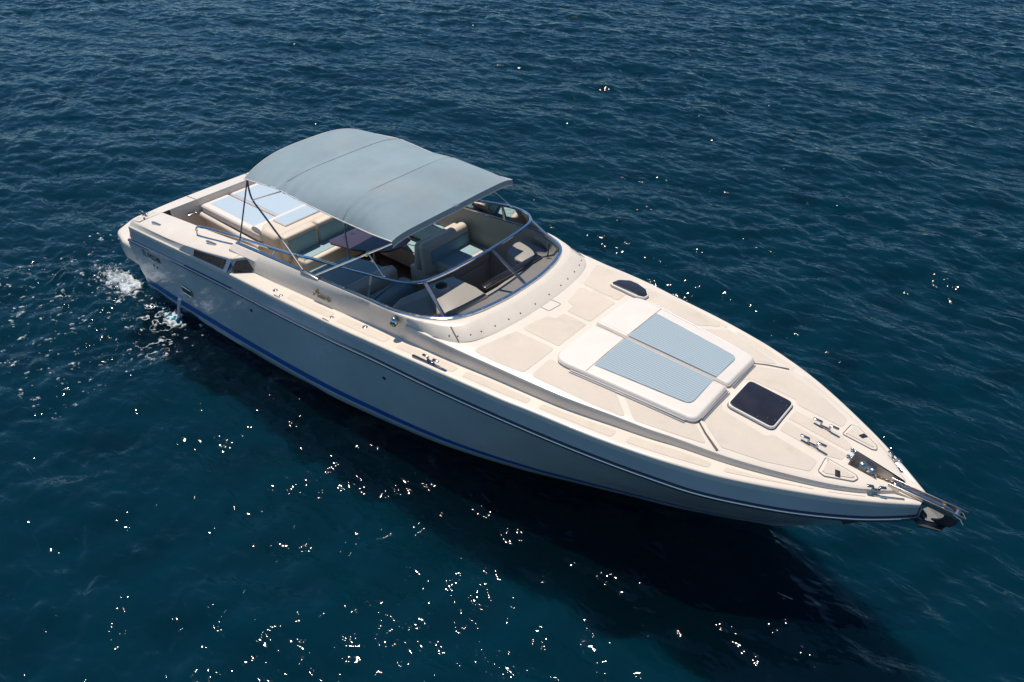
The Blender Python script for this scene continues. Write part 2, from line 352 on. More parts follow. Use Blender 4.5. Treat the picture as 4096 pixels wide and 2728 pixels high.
# blue stripe and pale boot top, strips a few mm proud of the hull skin
def strip(z0f, z1f, off, xs):
    mb = MB()
    for s in (1, -1):
        rows = []
        for k in range(3):
            row = []
            for x in xs:
                z = z0f(x) + (z1f(x)-z0f(x))*k/2; row.append((x, s*(hull_y(x, z)+off), z))
            rows.append(row)
        mb.grid(rows)
    return mb
zlo = ip([-13.4, -11.6, -7.8, -5, -2.5, -1.7], [.10, .12, .13, .12, .15, .19]); zhi = ip([-13.4, -11.6, -7.8, -5, -2.5, -1.7], [.21, .235, .23, .20, .20, .215])
xsr = [-13.38 + i*(11.66/90) for i in range(91)]
strip(zlo, zhi, .004, xsr).build('boot_stripe', M['blue'], hull)
strip(lambda x: -.3, lambda x: zlo(x)-.004, .003, [x for x in xsr if x < -3.2]).build('antifouling', M['boot'], hull)
# rub rail
for nm, rr, dz, mt in (('rub_rail', .034, 0, M['rubber']),):
    mb = MB()
    xs = [-13.68 + i*(13.32/110) for i in range(111)]
    pth = [(x, -(RB(x)+.012), RZ(x)+dz) for x in xs] + [(x, (RB(x)+.012), RZ(x)+dz) for x in xs[::-1]]
    mb.tube(pth, rr, 10); rub = mb.build(nm, mt, boat)
mb = MB(); mb.tube([(p[0], p[1]*1.0 + (0.026 if p[1] > 0 else -0.026), p[2]+.016) for p in pth], .010, 8); mb.build('steel_strip', M['steel'], rub)

# ---- deck: gunwale band, side deck, trunk
mb = MB()
xs = [-13.62 + (13.26)*i/150 for i in range(151)]
for s in (1, -1):
    rows = []
    for x in xs:
        rb, rz, ye, ze = RB(x), RZ(x)+.03, YE(x), ZE(x)
        yi = ye - min(.045, ye*.4)
        row = [(x, s*rb, rz), (x, s*(rb+(ye-rb)*.42), rz+(ze-rz)*.35), (x, s*(rb+(ye-rb)*.78), rz+(ze-rz)*.70), (x, s*(ye+.002), ze-.018), (x, s*(ye-.004), ze-.006), (x, s*(ye-.020), ze+.001)]
        row.append((x, s*yi, ze+.004)); rows.append(row)
    mb.cur = 1; mb.grid([r[:3] for r in rows], flip=(s > 0)); mb.cur = 0; mb.grid([r[2:] for r in rows], flip=(s > 0))  # lower band takes the greyer hull gelcoat: its cool shade put into colour
deck_parts = mb.build('gunwale', [M['gel'], M['hull']], boat, angle=50)
mb = MB()
xs = [-10.46 + i*(9.86/120) for i in range(121)]
for s in (1, -1):
    rows = []
    for x in xs:
        yi = YE(x) - min(.045, YE(x)*.4); y0 = min(Y0(x), yi-.005)
        rows.append([(x, s*yi, ZE(x)+.004), (x, s*(yi*.6+y0*.4), ZE(x)+.004), (x, s*y0, ZE(x)+.004), (x, s*(y0-.012), ZE(x)+.012)])
    mb.grid(rows, flip=(s > 0))
# bow filler ahead of the trunk, open at the roller slot
rows = []
for x in [-.60 + .025*i for i in range(10)]:
    yi = YE(x) - min(.045, YE(x)*.4); rows.append([(x, -yi, ZE(x)+.004), (x, -.06, ZE(x)+.004)])
mb.grid(rows, flip=True); mb.grid([mir(r) for r in rows])
side_deck = mb.build('side_deck', M['gel'], boat, angle=30)
mb = MB()
xs = [-6.75 + i*(6.15/90) for i in range(91)]
rows = []
for x in xs:
    y0, y1, z1 = Y0(x)-.012, YT1(x), ZT1(x); zb = ZE(x)+.012; h = z1-zb; r = .028
    half = [(x, y0, zb), (x, y0-.25*(y0-y1), zb+h*.5), (x, y1+.012, z1-r), (x, y1+.004, z1-.008), (x, y1-.02, z1+.002)]
    for k in range(1, 11):
        y = (y1-.02)*(1-k/10); half.append((x, y, ztop(x, y)))
    row = [(a, -b, c_) for a, b, c_ in half] + half[::-1][1:]
    rows.append(row)
mb.grid(rows)
last = rows[-1]; mb.add(last + [(-.60, last[0][1], ZE(-.6)-.1), (-.60, last[-1][1], ZE(-.6)-.1)], [tuple(range(len(last))) + (len(last)+1, len(last))])
foredeck = mb.build('foredeck', M['gel'], boat, angle=40)
# cut the anchor pocket and the cockpit end with a boolean later on
SKO = .0030
def patch(poly, r=.05, surf=ztop, both=True, par=None, name='nonskid_panel', mat=None):
    p = rpoly(poly, r)
    for q in ([p, mir(p)] if both else [p]):
        drape(q, surf, SKO).build(name, mat or M['skid'], par or foredeck)
patch([(-5.66, -1.43), (-5.46, -.77), (-4.84, -.74), (-4.86, -1.36), (-5.3, -1.42)], [.08, .05, .05, .06, .1])
patch([(-5.44, -.67), (-5.35, -.24), (-5.22, -.20), (-5.22, -.04), (-4.83, -.04), (-4.83, -.67)], [.06, .06, .03, .03, .03, .04])
patch([(-4.75, -1.34), (-4.77, -.93), (-4.55, -.955), (-3.80, -.90), (-3.43, -1.21), (-3.9, -1.29)], [.06, .06, .1, .04, .05, .2])
patch([(-3.71, -.87), (-3.34, -1.18), (-2.90, -1.07), (-2.50, -.955), (-2.82, -.74)], [.03, .05, .15, .04, .1])
patch([(-2.76, -.20), (-2.80, -.62), (-2.36, -.895), (-1.9, -.77), (-1.45, -.56), (-1.44, -.36), (-1.99, -.34), (-2.05, -.42), (-2.62, -.38)], [.05, .05, .08, .3, .05, .05, .05, .06, .05])
patch([(-1.97, -.22), (-1.97, -.03), (-1.24, -.03), (-1.24, -.15), (-1.42, -.23)], [.03, .02, .04, .04, .05])
def side_patch(x0, x1, gi=.06, go=.075, n=8):
    a = [(x, -(YE(x)-.045-go+.045)) for x in np.linspace(x0, x1, n)]; b = [(x, -(Y0(x)+gi)) for x in np.linspace(x0, x1, n)[::-1]]
    pts = a + b; rr = [0]*len(pts); rr[0] = rr[n-1] = rr[n] = rr[-1] = .035
    p = rpoly(pts, rr, 4)
    for q in (p, mir(p)): drape(q, zside, SKO).build('nonskid_panel', M['skid'], side_deck)
for a, b in ((-9.05, -8.10), (-7.93, -6.96), (-6.74, -5.74), (-5.59, -4.60), (-4.44, -3.47), (-3.30, -2.36), (-2.21, -1.33), (-1.2, -.86)):
    side_patch(a, b, .05 if a < -2 else .035, .09 if a < -2 else .07)
# moulded grooves running out from the sunpad
for s in (1, -1):
    mb = MB(); pts = [(-2.80, s*.68), (-2.60, s*.83), (-2.37, s*.965)]
    rows = []
    for (x, y), w in zip(pts, (.010, .012, .016)):
        d = Vector((.43, s*.30)).normalized(); nx, ny = -d.y*w, d.x*w
        rows.append([(x+nx, y+ny, ztop(x+nx, y+ny)+.005), (x-nx, y-ny, ztop(x-nx, y-ny)+.005)])
    mb.grid(rows); mb.build('drain_groove', M['seam'], foredeck)

# ---- coaming and windscreen brow
def cz(x): return 1.855 + .07*(x+8.2) if x < -6.8 else 1.953 + .0*(x)
side_x = [-10.75, -10.4, -10.0, -9.5, -9.0, -8.5, -8.0, -7.5, -7.1, -6.8]
W0, W1, W2, W3 = [], [], [], []
for x in side_x:
    c_ = cz(x); y0 = Y0(x)-.014; yb = y0 - .05
    W0.append((x, -y0, ZE(x)+.006)); W1.append((x, -(yb if x > -10 else y0-.03), min(ZT1(x), c_-.03))); W2.append((x, -1.565, c_)); W3.append((x, -1.49, c_+.004))
W0 += [(-6.45, -1.575, 1.62), (-6.28, -1.535, 1.835), (-6.13, -1.505, 1.845), (-5.95, -1.44, 1.85), (-5.78, -1.30, 1.862), (-5.67, -1.05, 1.872), (-5.60, -.78, 1.88), (-5.55, -.42, 1.886), (-5.53, 0, 1.89)]
W1 += [(-6.45, -1.535, 1.80), (-6.27, -1.515, 1.88), (-6.12, -1.475, 1.885), (-5.96, -1.405, 1.89), (-5.81, -1.265, 1.90), (-5.71, -1.02, 1.905), (-5.64, -.76, 1.91), (-5.59, -.41, 1.915), (-5.57, 0, 1.92)]
W2 += [(-6.55, -1.53, 1.965), (-6.36, -1.465, 1.975), (-6.22, -1.41, 1.98), (-6.09, -1.32, 1.98), (-5.98, -1.16, 1.983), (-5.91, -.92, 1.987), (-5.86, -.65, 1.99), (-5.81, -.33, 1.995), (-5.80, 0, 2.0)]
W3 += [(-6.60, -1.43, 1.965), (-6.45, -1.375, 1.975), (-6.33, -1.30, 1.98), (-6.21, -1.20, 1.985), (-6.11, -1.05, 1.988), (-6.03, -.84, 1.99), (-5.98, -.60, 1.995), (-5.94, -.30, 1.998), (-5.93, 0, 2.0)]
def full(h, n=5):
    sp = spline(h, n); return sp + mir(sp[::-1][1:])
F0, F1, F2, F3 = map(full, (W0, W1, W2, W3))
mb = MB()
F2b = [tuple(Vector(a)*.85 + Vector(b)*.15 + Vector((0, 0, .004))) for a, b in zip(F2, F3)]
F2a = [tuple(Vector(a)*.93 + Vector(b)*.07 + Vector((0, 0, -.004))) for a, b in zip(F2, F1)]
F3d = [(p[0]-.01, p[1]*.985, p[2]-.16) for p in F3]
mb.grid([F0, F1, F2a, F2b, F3, F3d]); brow = mb.build('coaming', M['gel'], boat, angle=40)
# seams and snap studs on the brow
for s in (1, -1):
    mb = MB(); a = Vector((-5.90, s*-1.41, 1.862)); b = Vector((-6.12, s*-1.335, 1.992)); off = Vector((.006, -s*.008, .006))
    mb.tube([tuple(a+off), tuple((a+b)/2+off*1.6), tuple(b+off)], .0045, 6); mb.build('panel_seam', M['seam'], brow)
for t in (.10, .22, .34, .46, .58, .70, .82, .94):
    for s in (1, -1):
        i = int((len(side_x) + 2 + t*6)*5)
        p = Vector(F0[i])*.65 + Vector(F2[i])*.35; mb = MB(); mb.ellipsoid((p.x+.012, p.y*s, p.z+.006), (.011, .011, .014), 8, 5); mb.build('snap_stud', M['seam'], brow)
# trunk hatch flap in front of the brow
mb = MB(); pth = rpoly([(-5.58, -.12), (-5.40, -.13), (-5.37, .13), (-5.56, .12)], .04); q2 = inset(pth, .006)
mb.grid([[(x, y, ztop(x, y)+.004) for x, y in pth], [(x, y, ztop(x, y)+.004) for x, y in q2]], closed=True); mb.build('flap_outline', M['seam'], foredeck)

# ---- aft deck, transom, platform
def aft_side(s):
    st = [(-13.62, 1.93, 1.18, 1.84, 1.265, 1.28), (-13.35, 1.935, 1.20, 1.86, 1.29, 1.31), (-12.8, 1.94, 1.25, 1.88, 1.345, 1.37), (-12.3, 1.945, 1.285, 1.885, 1.385, 1.42), (-11.85, 1.95, 1.32, 1.88, 1.43, 1.46), (-11.2, 1.95, 1.37, 1.85, 1.505, 1.53), (-10.8, 1.95, 1.395, 1.815, 1.555, 1.58), (-10.46, 1.95, 1.415, 1.775, 1.60, 1.615)]
    rows = []
    for x, ye, ze, yh, zh, zi in st:
        ye -= .022; ze += .001
        rows.append([(x, s*ye, ze), (x, s*(ye*.35+yh*.65), ze*.4+zh*.6), (x, s*(yh+.01), zh-.012), (x, s*(yh-.015), zh+.003), (x, s*(yh*.5+.68), (zh+zi)/2+.006), (x, s*1.36, zi), (x, s*1.352, zi-.03), (x, s*1.352, .5)])
    return rows, st
mb = MB()
for s in (1, -1):
    rows, st = aft_side(s); mb.grid(rows, flip=(s > 0))
    # front wedge: top plane continues to a diagonal edge above the side deck
    A = (-10.46, s*1.775, 1.60); B = (-10.20, s*1.52, 1.64); C = (-10.46, s*1.36, 1.615); D = (-10.15, s*1.40, 1.645)
    a2 = (-10.46, s*1.93, 1.42); b2 = (-10.02, s*1.60, 1.46); e2 = (-10.0, s*1.5, 1.5)
    mb.add([A, B, D, C], [(0, 1, 2, 3)]); mb.add([A, B, b2, a2], [(0, 1, 2, 3)]); mb.add([B, D, e2, b2], [(0, 1, 2, 3)])
# transom top
prof = lambda y: -13.78 + .16*(abs(y)/1.9)**4
ys = np.linspace(-1.84, 1.84, 25)
o0 = [(-13.50-.02, y, .52) for y in ys]
o1 = [(prof(y)+.02, y, 1.12 - .0*abs(y)) for y in ys]; o2 = [(prof(y)+.03, y, 1.235) for y in ys]; o3 = [(prof(y)+.07, y, 1.275) for y in ys]
i0 = [(-13.37, y*.99, 1.31) for y in ys]; i1 = [(-13.355, y*.99, 1.28) for y in ys]; i2 = [(-13.35, y*.99, .5) for y in ys]
mb.grid([o0, o1, o2, o3, i0]); 
sel = [k for k, y in enumerate(ys) if abs(y) < 1.36]
mb.grid([[i0[k] for k in sel], [i1[k] for k in sel], [i2[k] for k in sel]])
aft = mb.build('aft_deck', M['gel'], boat, angle=38)
for s in (1,-1):
    mb = MB(); mb.tube([(-13.68, s*-.66, 1.283), (-13.375, s*-.66, 1.313), (-13.352, s*-.66, 1.25)], .005, 6); mb.build('panel_seam', M['seam'], aft)
mb = MB(); plan = rpoly([(-13.42, -1.90), (-14.2, -1.89), (-14.68, -1.75), (-14.95, -1.25), (-15.0, 0), (-14.95, 1.25), (-14.68, 1.75), (-14.2, 1.89), (-13.42, 1.90)], [0, .3, .25, .5, 3, .5, .25, .3, 0])
slab(mb, plan, .30, .66, .07); platform = mb.build('swim_platform', M['gel'], boat, angle=50)
mb = MB(); slab(mb, rpoly([(-13.6, -1.72), (-14.22, -1.72), (-14.60, -1.50), (-14.80, -1.15), (-14.80, 1.15), (-14.60, 1.50), (-14.22, 1.72), (-13.6, 1.72)], .15), .65, .668, .004); mb.build('teak_inlay', M['teakplank'], platform)
mb = MB(); mb.cyl((-14.78, -1.62, .66), .035, .01, 16); mb.build('deck_cap', M['black'], platform)
# side vents
for s in (-1, 1):
    root_v = MB(); P_ = lambda *a: [(x, s*y, z) for x, y, z in a]
    vt = ip([-11.82, -11.66, -11.2, -10.5, -10.40], [1.935, 1.925, 1.895, 1.832, 1.825]); vz = ip([-11.82, -11.66, -11.2, -10.5, -10.40], [1.385, 1.472, 1.522, 1.606, 1.613])
    def vp(x, t, o=0.0):
        yb_, zb_ = 1.972, 1.350 + (x+11.82)*.058; return (x, s*-(yb_ + (vt(x)-yb_)*t + o), zb_ + (vz(x)-zb_)*t + o*.5)
    vx = [-11.82 + 1.39*k/10 for k in range(11)]
    root_v.grid([[vp(x, t) for t in (0, .33, .66, 1)] for x in vx], flip=(s < 0))
    root_v.add(P_((-10.43, -1.965, 1.425), (-10.50, -1.815, 1.592), (-10.46, -1.79, 1.60), (-10.39, -1.945, 1.43)), [(0, 1, 2, 3)])
    root_v.add(P_((-10.43, -1.955, 1.435), (-10.46, -1.80, 1.592), (-10.18, -1.54, 1.632), (-9.97, -1.585, 1.47)), [(0, 1, 2, 3)])
    vent = root_v.build('engine_vent', M['ventplate'], boat, smooth=False)
    g1 = MB(); g1.grid([[vp(x, t, .006) for t in (lo, .5, .88)] for x, lo in [(-11.38 + .84*k/6, .15) for k in range(7)]], flip=(s < 0)); g1.build('grille', M['mesh'], vent, smooth=False)
    g2 = MB(); g2.add(P_((-10.36, -1.925, 1.462), (-10.385, -1.785, 1.585), (-10.19, -1.60, 1.61), (-10.06, -1.66, 1.485)), [(0, 1, 2, 3)]); g2.build('grille', M['mesh'], vent, smooth=False)

# ---- cockpit liner
mb = MB()
mb.add([(-13.35, -1.36, .5), (-6.7, -1.40, .5), (-6.7, 1.40, .5), (-13.35, 1.36, .5)], [(0, 1, 2, 3)]); sole = mb.build('cockpit_sole', M['soleplank'], boat)
mb = MB()
for s in (1, -1):
    xl = [-13.35, -12, -11, -10.75, -10.4, -9.5, -8.5, -7.5, -6.8, -6.5]
    rows = [[(x, s*1.38, .5) for x in xl], [(x, s*(1.38 if x < -10.5 else 1.405), (1.2 if x < -10.5 else 1.5)) for x in xl], [(x, s*(1.36 if x < -10.8 else 1.485), (cz(x)-.005 if x > -10.8 else 1.26)) for x in xl]]
    mb.grid(rows, flip=(s > 0))
mb.grid([[(-6.72, y, .5), (-6.72, y, 1.0), (-6.72, y, 1.74)] for y in (-1.42, -.2)]); mb.grid([[(-6.72, y, .5), (-6.72, y, 1.0), (-6.72, y, 1.74)] for y in (.78, 1.42)])
mb.grid([[(-6.72, y, .5), (-5.9, y, .5)] + [] for y in (-.2, .78)]); mb.grid([[(x, -.2, .5), (x, -.2, 1.74)] for x in (-6.72, -5.6)]); mb.grid([[(x, .78, .5), (x, .78, 1.74)] for x in (-6.72, -5.6)])
liner = mb.build('cockpit_liner', M['liner'], boat, angle=40)

# dash shelf under the glass, sloping up to the brow
mb = MB()
hs = [p for p in F3 if p[0] > -6.9]
rows = [[(p[0]-.012, p[1]*.985, 1.93) for p in hs]]
rows.append([(min(p[0]-.05, p[0]-.06), p[1]*.96, 1.86) for p in hs])
rows.append([(-6.45-.05*abs(p[1]), p[1]*.93, 1.80) for p in hs])
mb.grid(rows); dash = mb.build('dashboard', M['dash'], boat, angle=40)
# port half of the dash, level with the shelf
mb = MB(); slab(mb, rpoly([(-6.42, .80), (-6.75, .80), (-7.02, .92), (-7.10, 1.2), (-7.02, 1.40), (-6.42, 1.32)], [0, .02, .08, .15, .1, 0]), 1.2, 1.80, .03); mb.build('port_console', M['dash'], dash)
# starboard console: lower tray and the raised instrument pod
mb = MB(); slab(mb, rpoly([(-6.42, -.20), (-7.10, -.22), (-7.38, -.55), (-7.46, -1.0), (-7.35, -1.36), (-6.5, -1.36), (-6.36, -1.1)], [0, .05, .12, .15, .05, .1, .1]), 1.1, 1.70, .05); mb.build('helm_console', M['dash'], dash)
mb = MB()
pod = rpoly([(-6.34, -.30), (-6.62, -.25), (-7.10, -.26), (-7.20, -.68), (-6.80, -.92), (-6.58, -1.12), (-6.42, -.98)], [.04, .03, .05, .06, .1, .05, .05])
slab(mb, pod, 1.60, 1.88, .05, surf=lambda x, y: -.05*max(0, (x+6.8))); podo = mb.build('instrument_pod', M['dash'], dash)
mb = MB(); mb.cyl((-6.97, -.62, 1.87), .135, .045, 24, r2=.105, bev=.02); mb.build('compass_base', M['dash'], podo)
mb = MB(); mb.cyl((-6.97, -.62, 1.91), .088, .03, 24, bev=.01); comp = mb.build('compass', M['black'], podo)
mb = MB(); mb.ellipsoid((-6.97, -.62, 1.935), (.062, .062, .04), 18, 8); mb.build('compass_dome', M['domeglass'], comp)
# steering wheel
mb = MB(); ctr = Vector((-7.52, -.72, 1.50)); nrm = Vector((-.75, 0, .66)); Q = Vector((0, 0, 1)).rotation_difference(nrm).to_matrix()
ring = [tuple(ctr + Q @ Vector((.19*cos(a), .19*sin(a), 0))) for a in np.linspace(0, 2*pi, 28, endpoint=False)]
mb.tube(ring, .016, 8, closed=True)
for a in (0.5, 2.6, 4.7): mb.tube([tuple(ctr + Q @ Vector((.18*cos(a), .18*sin(a), 0))), tuple(ctr + Q @ Vector((0, 0, -.03)))], .012, 6)
mb.tube([tuple(ctr + Q @ Vector((0, 0, -.02))), tuple(ctr + Q @ Vector((0, 0, -.2)))], .03, 10); mb.build('steering_wheel', M['black'], boat)
# companionway slide: long smoked bar
mb = MB(); a0 = Vector((-6.64, -.17, 1.815)); L = 1.22; R3 = Matrix.Rotation(radians(4), 3, 'Z')
mb.box((-6.535, .44, 1.835), (.115, 1.24, .035), rz=radians(-3), bevel=.008); slide = mb.build('sliding_hatch', M['smoke'], boat)
mb = MB(); mb.box((-6.468, .44, 1.825), (.012, 1.25, .03), rz=radians(-3)); mb.build('hatch_rail', M['seam'], slide)
mb = MB(); mb.add([(-6.72, -.2, 1.3), (-6.72, .78, 1.3), (-6.72, .78, .6), (-6.72, -.2, .6)], [(0, 1, 2, 3)]); mb.build('companionway_door', M['smoke'], boat)
# whip antenna on the dash
mb = MB(); mb.cyl((-6.36, 1.10, 1.86), .022, .012, 14); mb.tube([(-6.36, 1.10, 1.87), (-6.37, 1.14, 2.06)], .010, 8); mb.build('whip_antenna', M['black'], dash)

# ---- windscreen
ZR = 2.34
T = [(-11.87, -1.555, 1.53), (-11.84, -1.545, 1.585), (-11.73, -1.53, 1.635), (-11.28, -1.48, 1.68), (-10.73, -1.43, 1.73), (-9.79, -1.42, 1.85), (-9.35, -1.415, 1.915), (-8.81, -1.41, 2.03), (-8.29, -1.41, 2.115), (-7.8, -1.405, 2.20), (-7.5, -1.40, 2.25), (-7.24, -1.385, 2.285), (-6.98, -1.33, 2.31), (-6.82, -1.235, 2.325), (-6.71, -1.09, 2.34), (-6.64, -.80, 2.355), (-6.60, -.40, 2.365), (-6.585, 0, 2.37)]
TR = full(T, 7)
Bs = [(-10.70, -1.515, cz(-10.7)+.012)] + [(x, -1.515, cz(x)+.014) for x in (-10, -9.2, -8.4, -7.6, -7.0)] + [(-6.72, -1.47, 1.975), (-6.52, -1.41, 1.985), (-6.36, -1.33, 1.995), (-6.22, -1.22, 2.0), (-6.12, -1.06, 2.005), (-6.04, -.84, 2.01), (-5.985, -.58, 2.013), (-5.95, -.30, 2.015), (-5.94, 0, 2.017)]
BR = full(Bs, 7)
mb = MB(); mb.tube(TR, .024, 10); ws = mb.build('windscreen', M['steel'], boat)
mb = MB()
rows = []
for k, p in enumerate(BR):   # flat base extrusion with a small upstand
    a = Vector(BR[max(0, k-1)]); b = Vector(BR[min(len(BR)-1, k+1)]); t = (b-a).normalized(); o = t.cross(Vector((0, 0, 1))).normalized(); p = Vector(p)
    rows.append([tuple(p + o*u + Vector((0, 0, w))) for u, w in ((.036, -.014), (.030, .008), (.006, .016), (-.012, .018), (-.016, -.014))])
mb.grid(rows, closed=True, capa=True, capb=True); base = mb.build('base_frame', M['steel'], ws, angle=30)
for k in range(6, len(BR)-6, 9):
    p = BR[k]; mb = MB(); mb.ellipsoid((p[0]+(.016 if abs(p[1]) < 1.3 else 0), p[1]*1.008, p[2]+.012), (.006, .006, .005), 6, 4); mb.build('frame_screw', M['piping'], base)
# glass: between base and top rail, top rail sampled from its aft foot on the coaming
def resample(p, n):
    d = [0.0]
    for i in range(1, len(p)): d.append(d[-1] + (Vector(p[i])-Vector(p[i-1])).length)
    out = []
    for k in range(n):
        t = d[-1]*k/(n-1); i = max(0, min(len(p)-2, int(np.searchsorted(d, t))-1)); f = (t-d[i])/(d[i+1]-d[i]) if d[i+1] > d[i] else 0
        out.append(Vector(p[i]).lerp(Vector(p[i+1]), f))
    return out
# match by x along the sides, by angle round the front
def half_match(Th, Bh, n=60):
    out = []
    tx = [p for p in spline(T, 10) if p[0] > -9.05]; bx = [p for p in spline(Bs, 10)]
    bx = [p for p in bx if p[0] > -9.05]
    return resample(tx, n), resample(bx, n)
g1, g2 = half_match(T, Bs)
mb = MB(); rowsg = []
for a, b in zip(g1, g2): rowsg.append([tuple(b + (a-b)*k/4 + Vector((.0, 0, .006))) for k in range(5)])
mb.grid(rowsg + [mir(r) for r in rowsg[::-1][1:]]); mb.build('glass_pane', M['glass'], ws, angle=60)
def flat_bar(mb, a, b, w, th, side):
    a, b, side = Vector(a), Vector(b), Vector(side).normalized(); t = (b-a).normalized(); nn = t.cross(side).normalized()
    rows = [[tuple(q + side*u*w/2 + nn*v*th/2) for u, v in ((-1, -1), (1, -1), (1, 1), (-1, 1))] for q in (a, b)]
    mb.grid(rows, closed=True, capa=True, capb=True)
for s in (1, -1):
    mb = MB(); flat_bar(mb, (-7.55, s*-1.49, 1.93), (-7.53, s*-1.41, 2.24), .045, .012, (1, 0, 0)); mb.build('mullion', M['steel_dull'], ws)
    mb = MB(); flat_bar(mb, (-6.28, s*-1.265, 2.0), (-6.74, s*-1.16, 2.33), .05, .014, (.55, s*.8, 0)); mb.build('mullion', M['steel_dull'], ws)
mb = MB(); flat_bar(mb, (-5.95, .05, 2.02), (-6.58, .05, 2.355), .05, .014, (0, 1, 0)); mb.build('mullion', M['steel_dull'], ws)
for s in (1, -1):
    for a_, b_ in (((-11.87, s*-1.555, 1.54), (-11.875, s*-1.557, 1.45)), ((-10.60, s*-1.425, 1.745), (-10.70, s*-1.50, 1.69)), ((-9.78, s*-1.42, 1.85), (-9.80, s*-1.50, 1.76))):
        mb = MB(); mb.tube([a_, b_], .014, 8); mb.build('rail_stanchion', M['steel'], ws)

# ---- deck hardware
def bitt(c_, rz, L=.30, H=.075, par=None, plate=False, n='mooring_bitt'):
    R = Matrix.Rotation(rz, 3, 'Z'); c_ = Vector(c_); mb = MB()
    W = lambda x, y, z: tuple(c_ + R @ Vector((x, y, z)))
    mb.box(W(0, 0, .012), (L*.42, .032, .024), rz, .004)
    for s in (1, -1):
        mb.box(W(s*L*.17, 0, H*.5), (.022, .026, H), rz, .004); mb.box(W(s*L*.33, 0, H), (L*.36, .034, .020), rz, .007)
    if plate:
        q = rpoly([(-.30, -.022), (.30, -.022), (.30, .022), (-.30, .022)], .02); p2 = [tuple((R @ Vector((x, y-.03, 0)))[:2]) for x, y in q]
        slab(mb, [(c_.x+x, c_.y+y) for x, y in p2], c_.z-.004, c_.z+.010, .004)
    return mb.build(n, M['cleat'], par or foredeck)
for s in (1, -1):
    bitt((-1.585, s*-.185, ztop(-1.585, .185)), radians(-0), par=foredeck)
    bitt((-.80, s*-.30, ztop(-.80, .25)-.01), radians(s*28), L=.20, H=.06, n='bow_cleat')
    bitt((-6.11, s*-1.745, ZE(-6.1)+.006), radians(s*3), L=.27, H=.07, par=side_deck, plate=True, n='midship_cleat')
    bitt((-13.58, s*-1.60, 1.285), radians(s*8), L=.22, H=.06, par=aft, n='stern_cleat')
    mb = MB(); mb.ellipsoid((-13.40, s*-1.70, 1.315), (.028, .022, .02), 10, 6); mb.build('deck_eye', M['steel'], aft)
    for x, y, z in ((-12.97, 1.72, 1.352), (-11.30, 1.66, 1.528)):
        mb = MB(); slab(mb, rpoly([(x-.12, s*-(y+.02)), (x+.12, s*-(y-.005)), (x+.12, s*-(y-.05)), (x-.12, s*-(y-.03))], .03), z-.01, z+.012, .006); mb.build('flush_light', M['steel'], aft)
    for x, w, r in ((-9.36, 1.82, .038), (-9.16, 1.865, .030), (-8.05, 1.80, .030), (-7.46, 1.69, .040)):
        mb = MB(); mb.cyl((x, s*-w, ZE(x)+.003), r, .010, 22, bev=.004); fo = mb.build('deck_filler', M['steel'], side_deck)
        mb = MB(); mb.ellipsoid((x+r*.2, s*-w, ZE(x)+.014), (r*.45, r*.3, .006), 10, 5); mb.build('filler_key', M['steel_dull'], fo)
    for x in (-9.20, -8.08):
        mb = MB(); mb.box((x, s*-(YE(x)-.028), ZE(x)+.006), (.14, .012, .006), radians(0), .002); mb.build('scupper_slot', M['seam'], side_deck)
    # sunpad retaining rails
    mb = MB(); za = lambda x, y: ztop(x, y)+.034
    for pa, pb in (((-4.42, s*-.975), (-2.87, s*-.825)), ((-2.735, s*-.68), (-2.72, s*-.06))):
        for o_, r_ in ((0, .009), (.024, .007)):
            a = Vector((pa[0]+ (o_ if pa[0] > -3 else 0), pa[1]-s*(o_ if pa[0] < -3 else 0), za(*pa)-o_*.3)); b = Vector((pb[0]+(o_ if pa[0] > -3 else 0), pb[1]-s*(o_ if pa[0] < -3 else 0), za(*pb)-o_*.3))
            mb.tube([(q.x, q.y, ztop(q.x, q.y)+.022-o_*.4) for q in [a.lerp(b, k/10) for k in range(11)]], r_, 8)
    mb.build('cushion_rail', M['padrail'], foredeck)
    # chain locker lids
    lid = rpoly([(-1.40, s*-.24), (-1.385, s*-.50), (-1.30, s*-.525), (-1.02, s*-.37), (-.99, s*-.29), (-1.04, s*-.25)], [.03, .04, .05, .05, .04, .05])
    mb = MB(); q2 = inset(lid, .008); mb.grid([[(x, y, ztop(x, y)+.0035) for x, y in lid], [(x, y, ztop(x, y)+.0035) for x, y in q2]], closed=True); lo = mb.build('locker_gasket', M['seam'], foredeck)
    mb = MB(); slab(mb, inset(lid, .012), -.004, .010, .004, surf=ztop); lidobj = mb.build('locker_lid', M['gel'], foredeck)
    drape(inset(lid, .045), ztop, .0145).build('nonskid_panel', M['skid'], lidobj)
    mb = MB(); q = rpoly([(-1.245, s*-.355), (-1.19, s*-.34), (-1.155, s*-.42), (-1.21, s*-.44)], .008); slab(mb, q, .008, .020, .003, surf=ztop); mb.build('latch', M['black'], lidobj)
    mb = MB(); mb.cyl((-1.185, s*-.065, ztop(-1.18, 0)+.002), .026, .012, 16); mb.ellipsoid((-1.21, s*-.065, ztop(-1.2, 0)+.02), (.022, .020, .020), 12, 7); mb.ellipsoid((-1.165, s*-.065, ztop(-1.2, 0)+.014), (.028, .013, .010), 10, 6); mb.build('foot_switch', M['steel'], foredeck)
    # bow chafe strips
    mb = MB(); mb.tube([(-.80, s*-(YE(-.80)-.10), ZE(-.8)+.008), (-.66, s*-(YE(-.66)-.085), ZE(-.66)+.008), (-.52, s*-(YE(-.52)-.07), ZE(-.5)+.008)], .012, 8); mb.build('chafe_strip', M['steel'], foredeck)
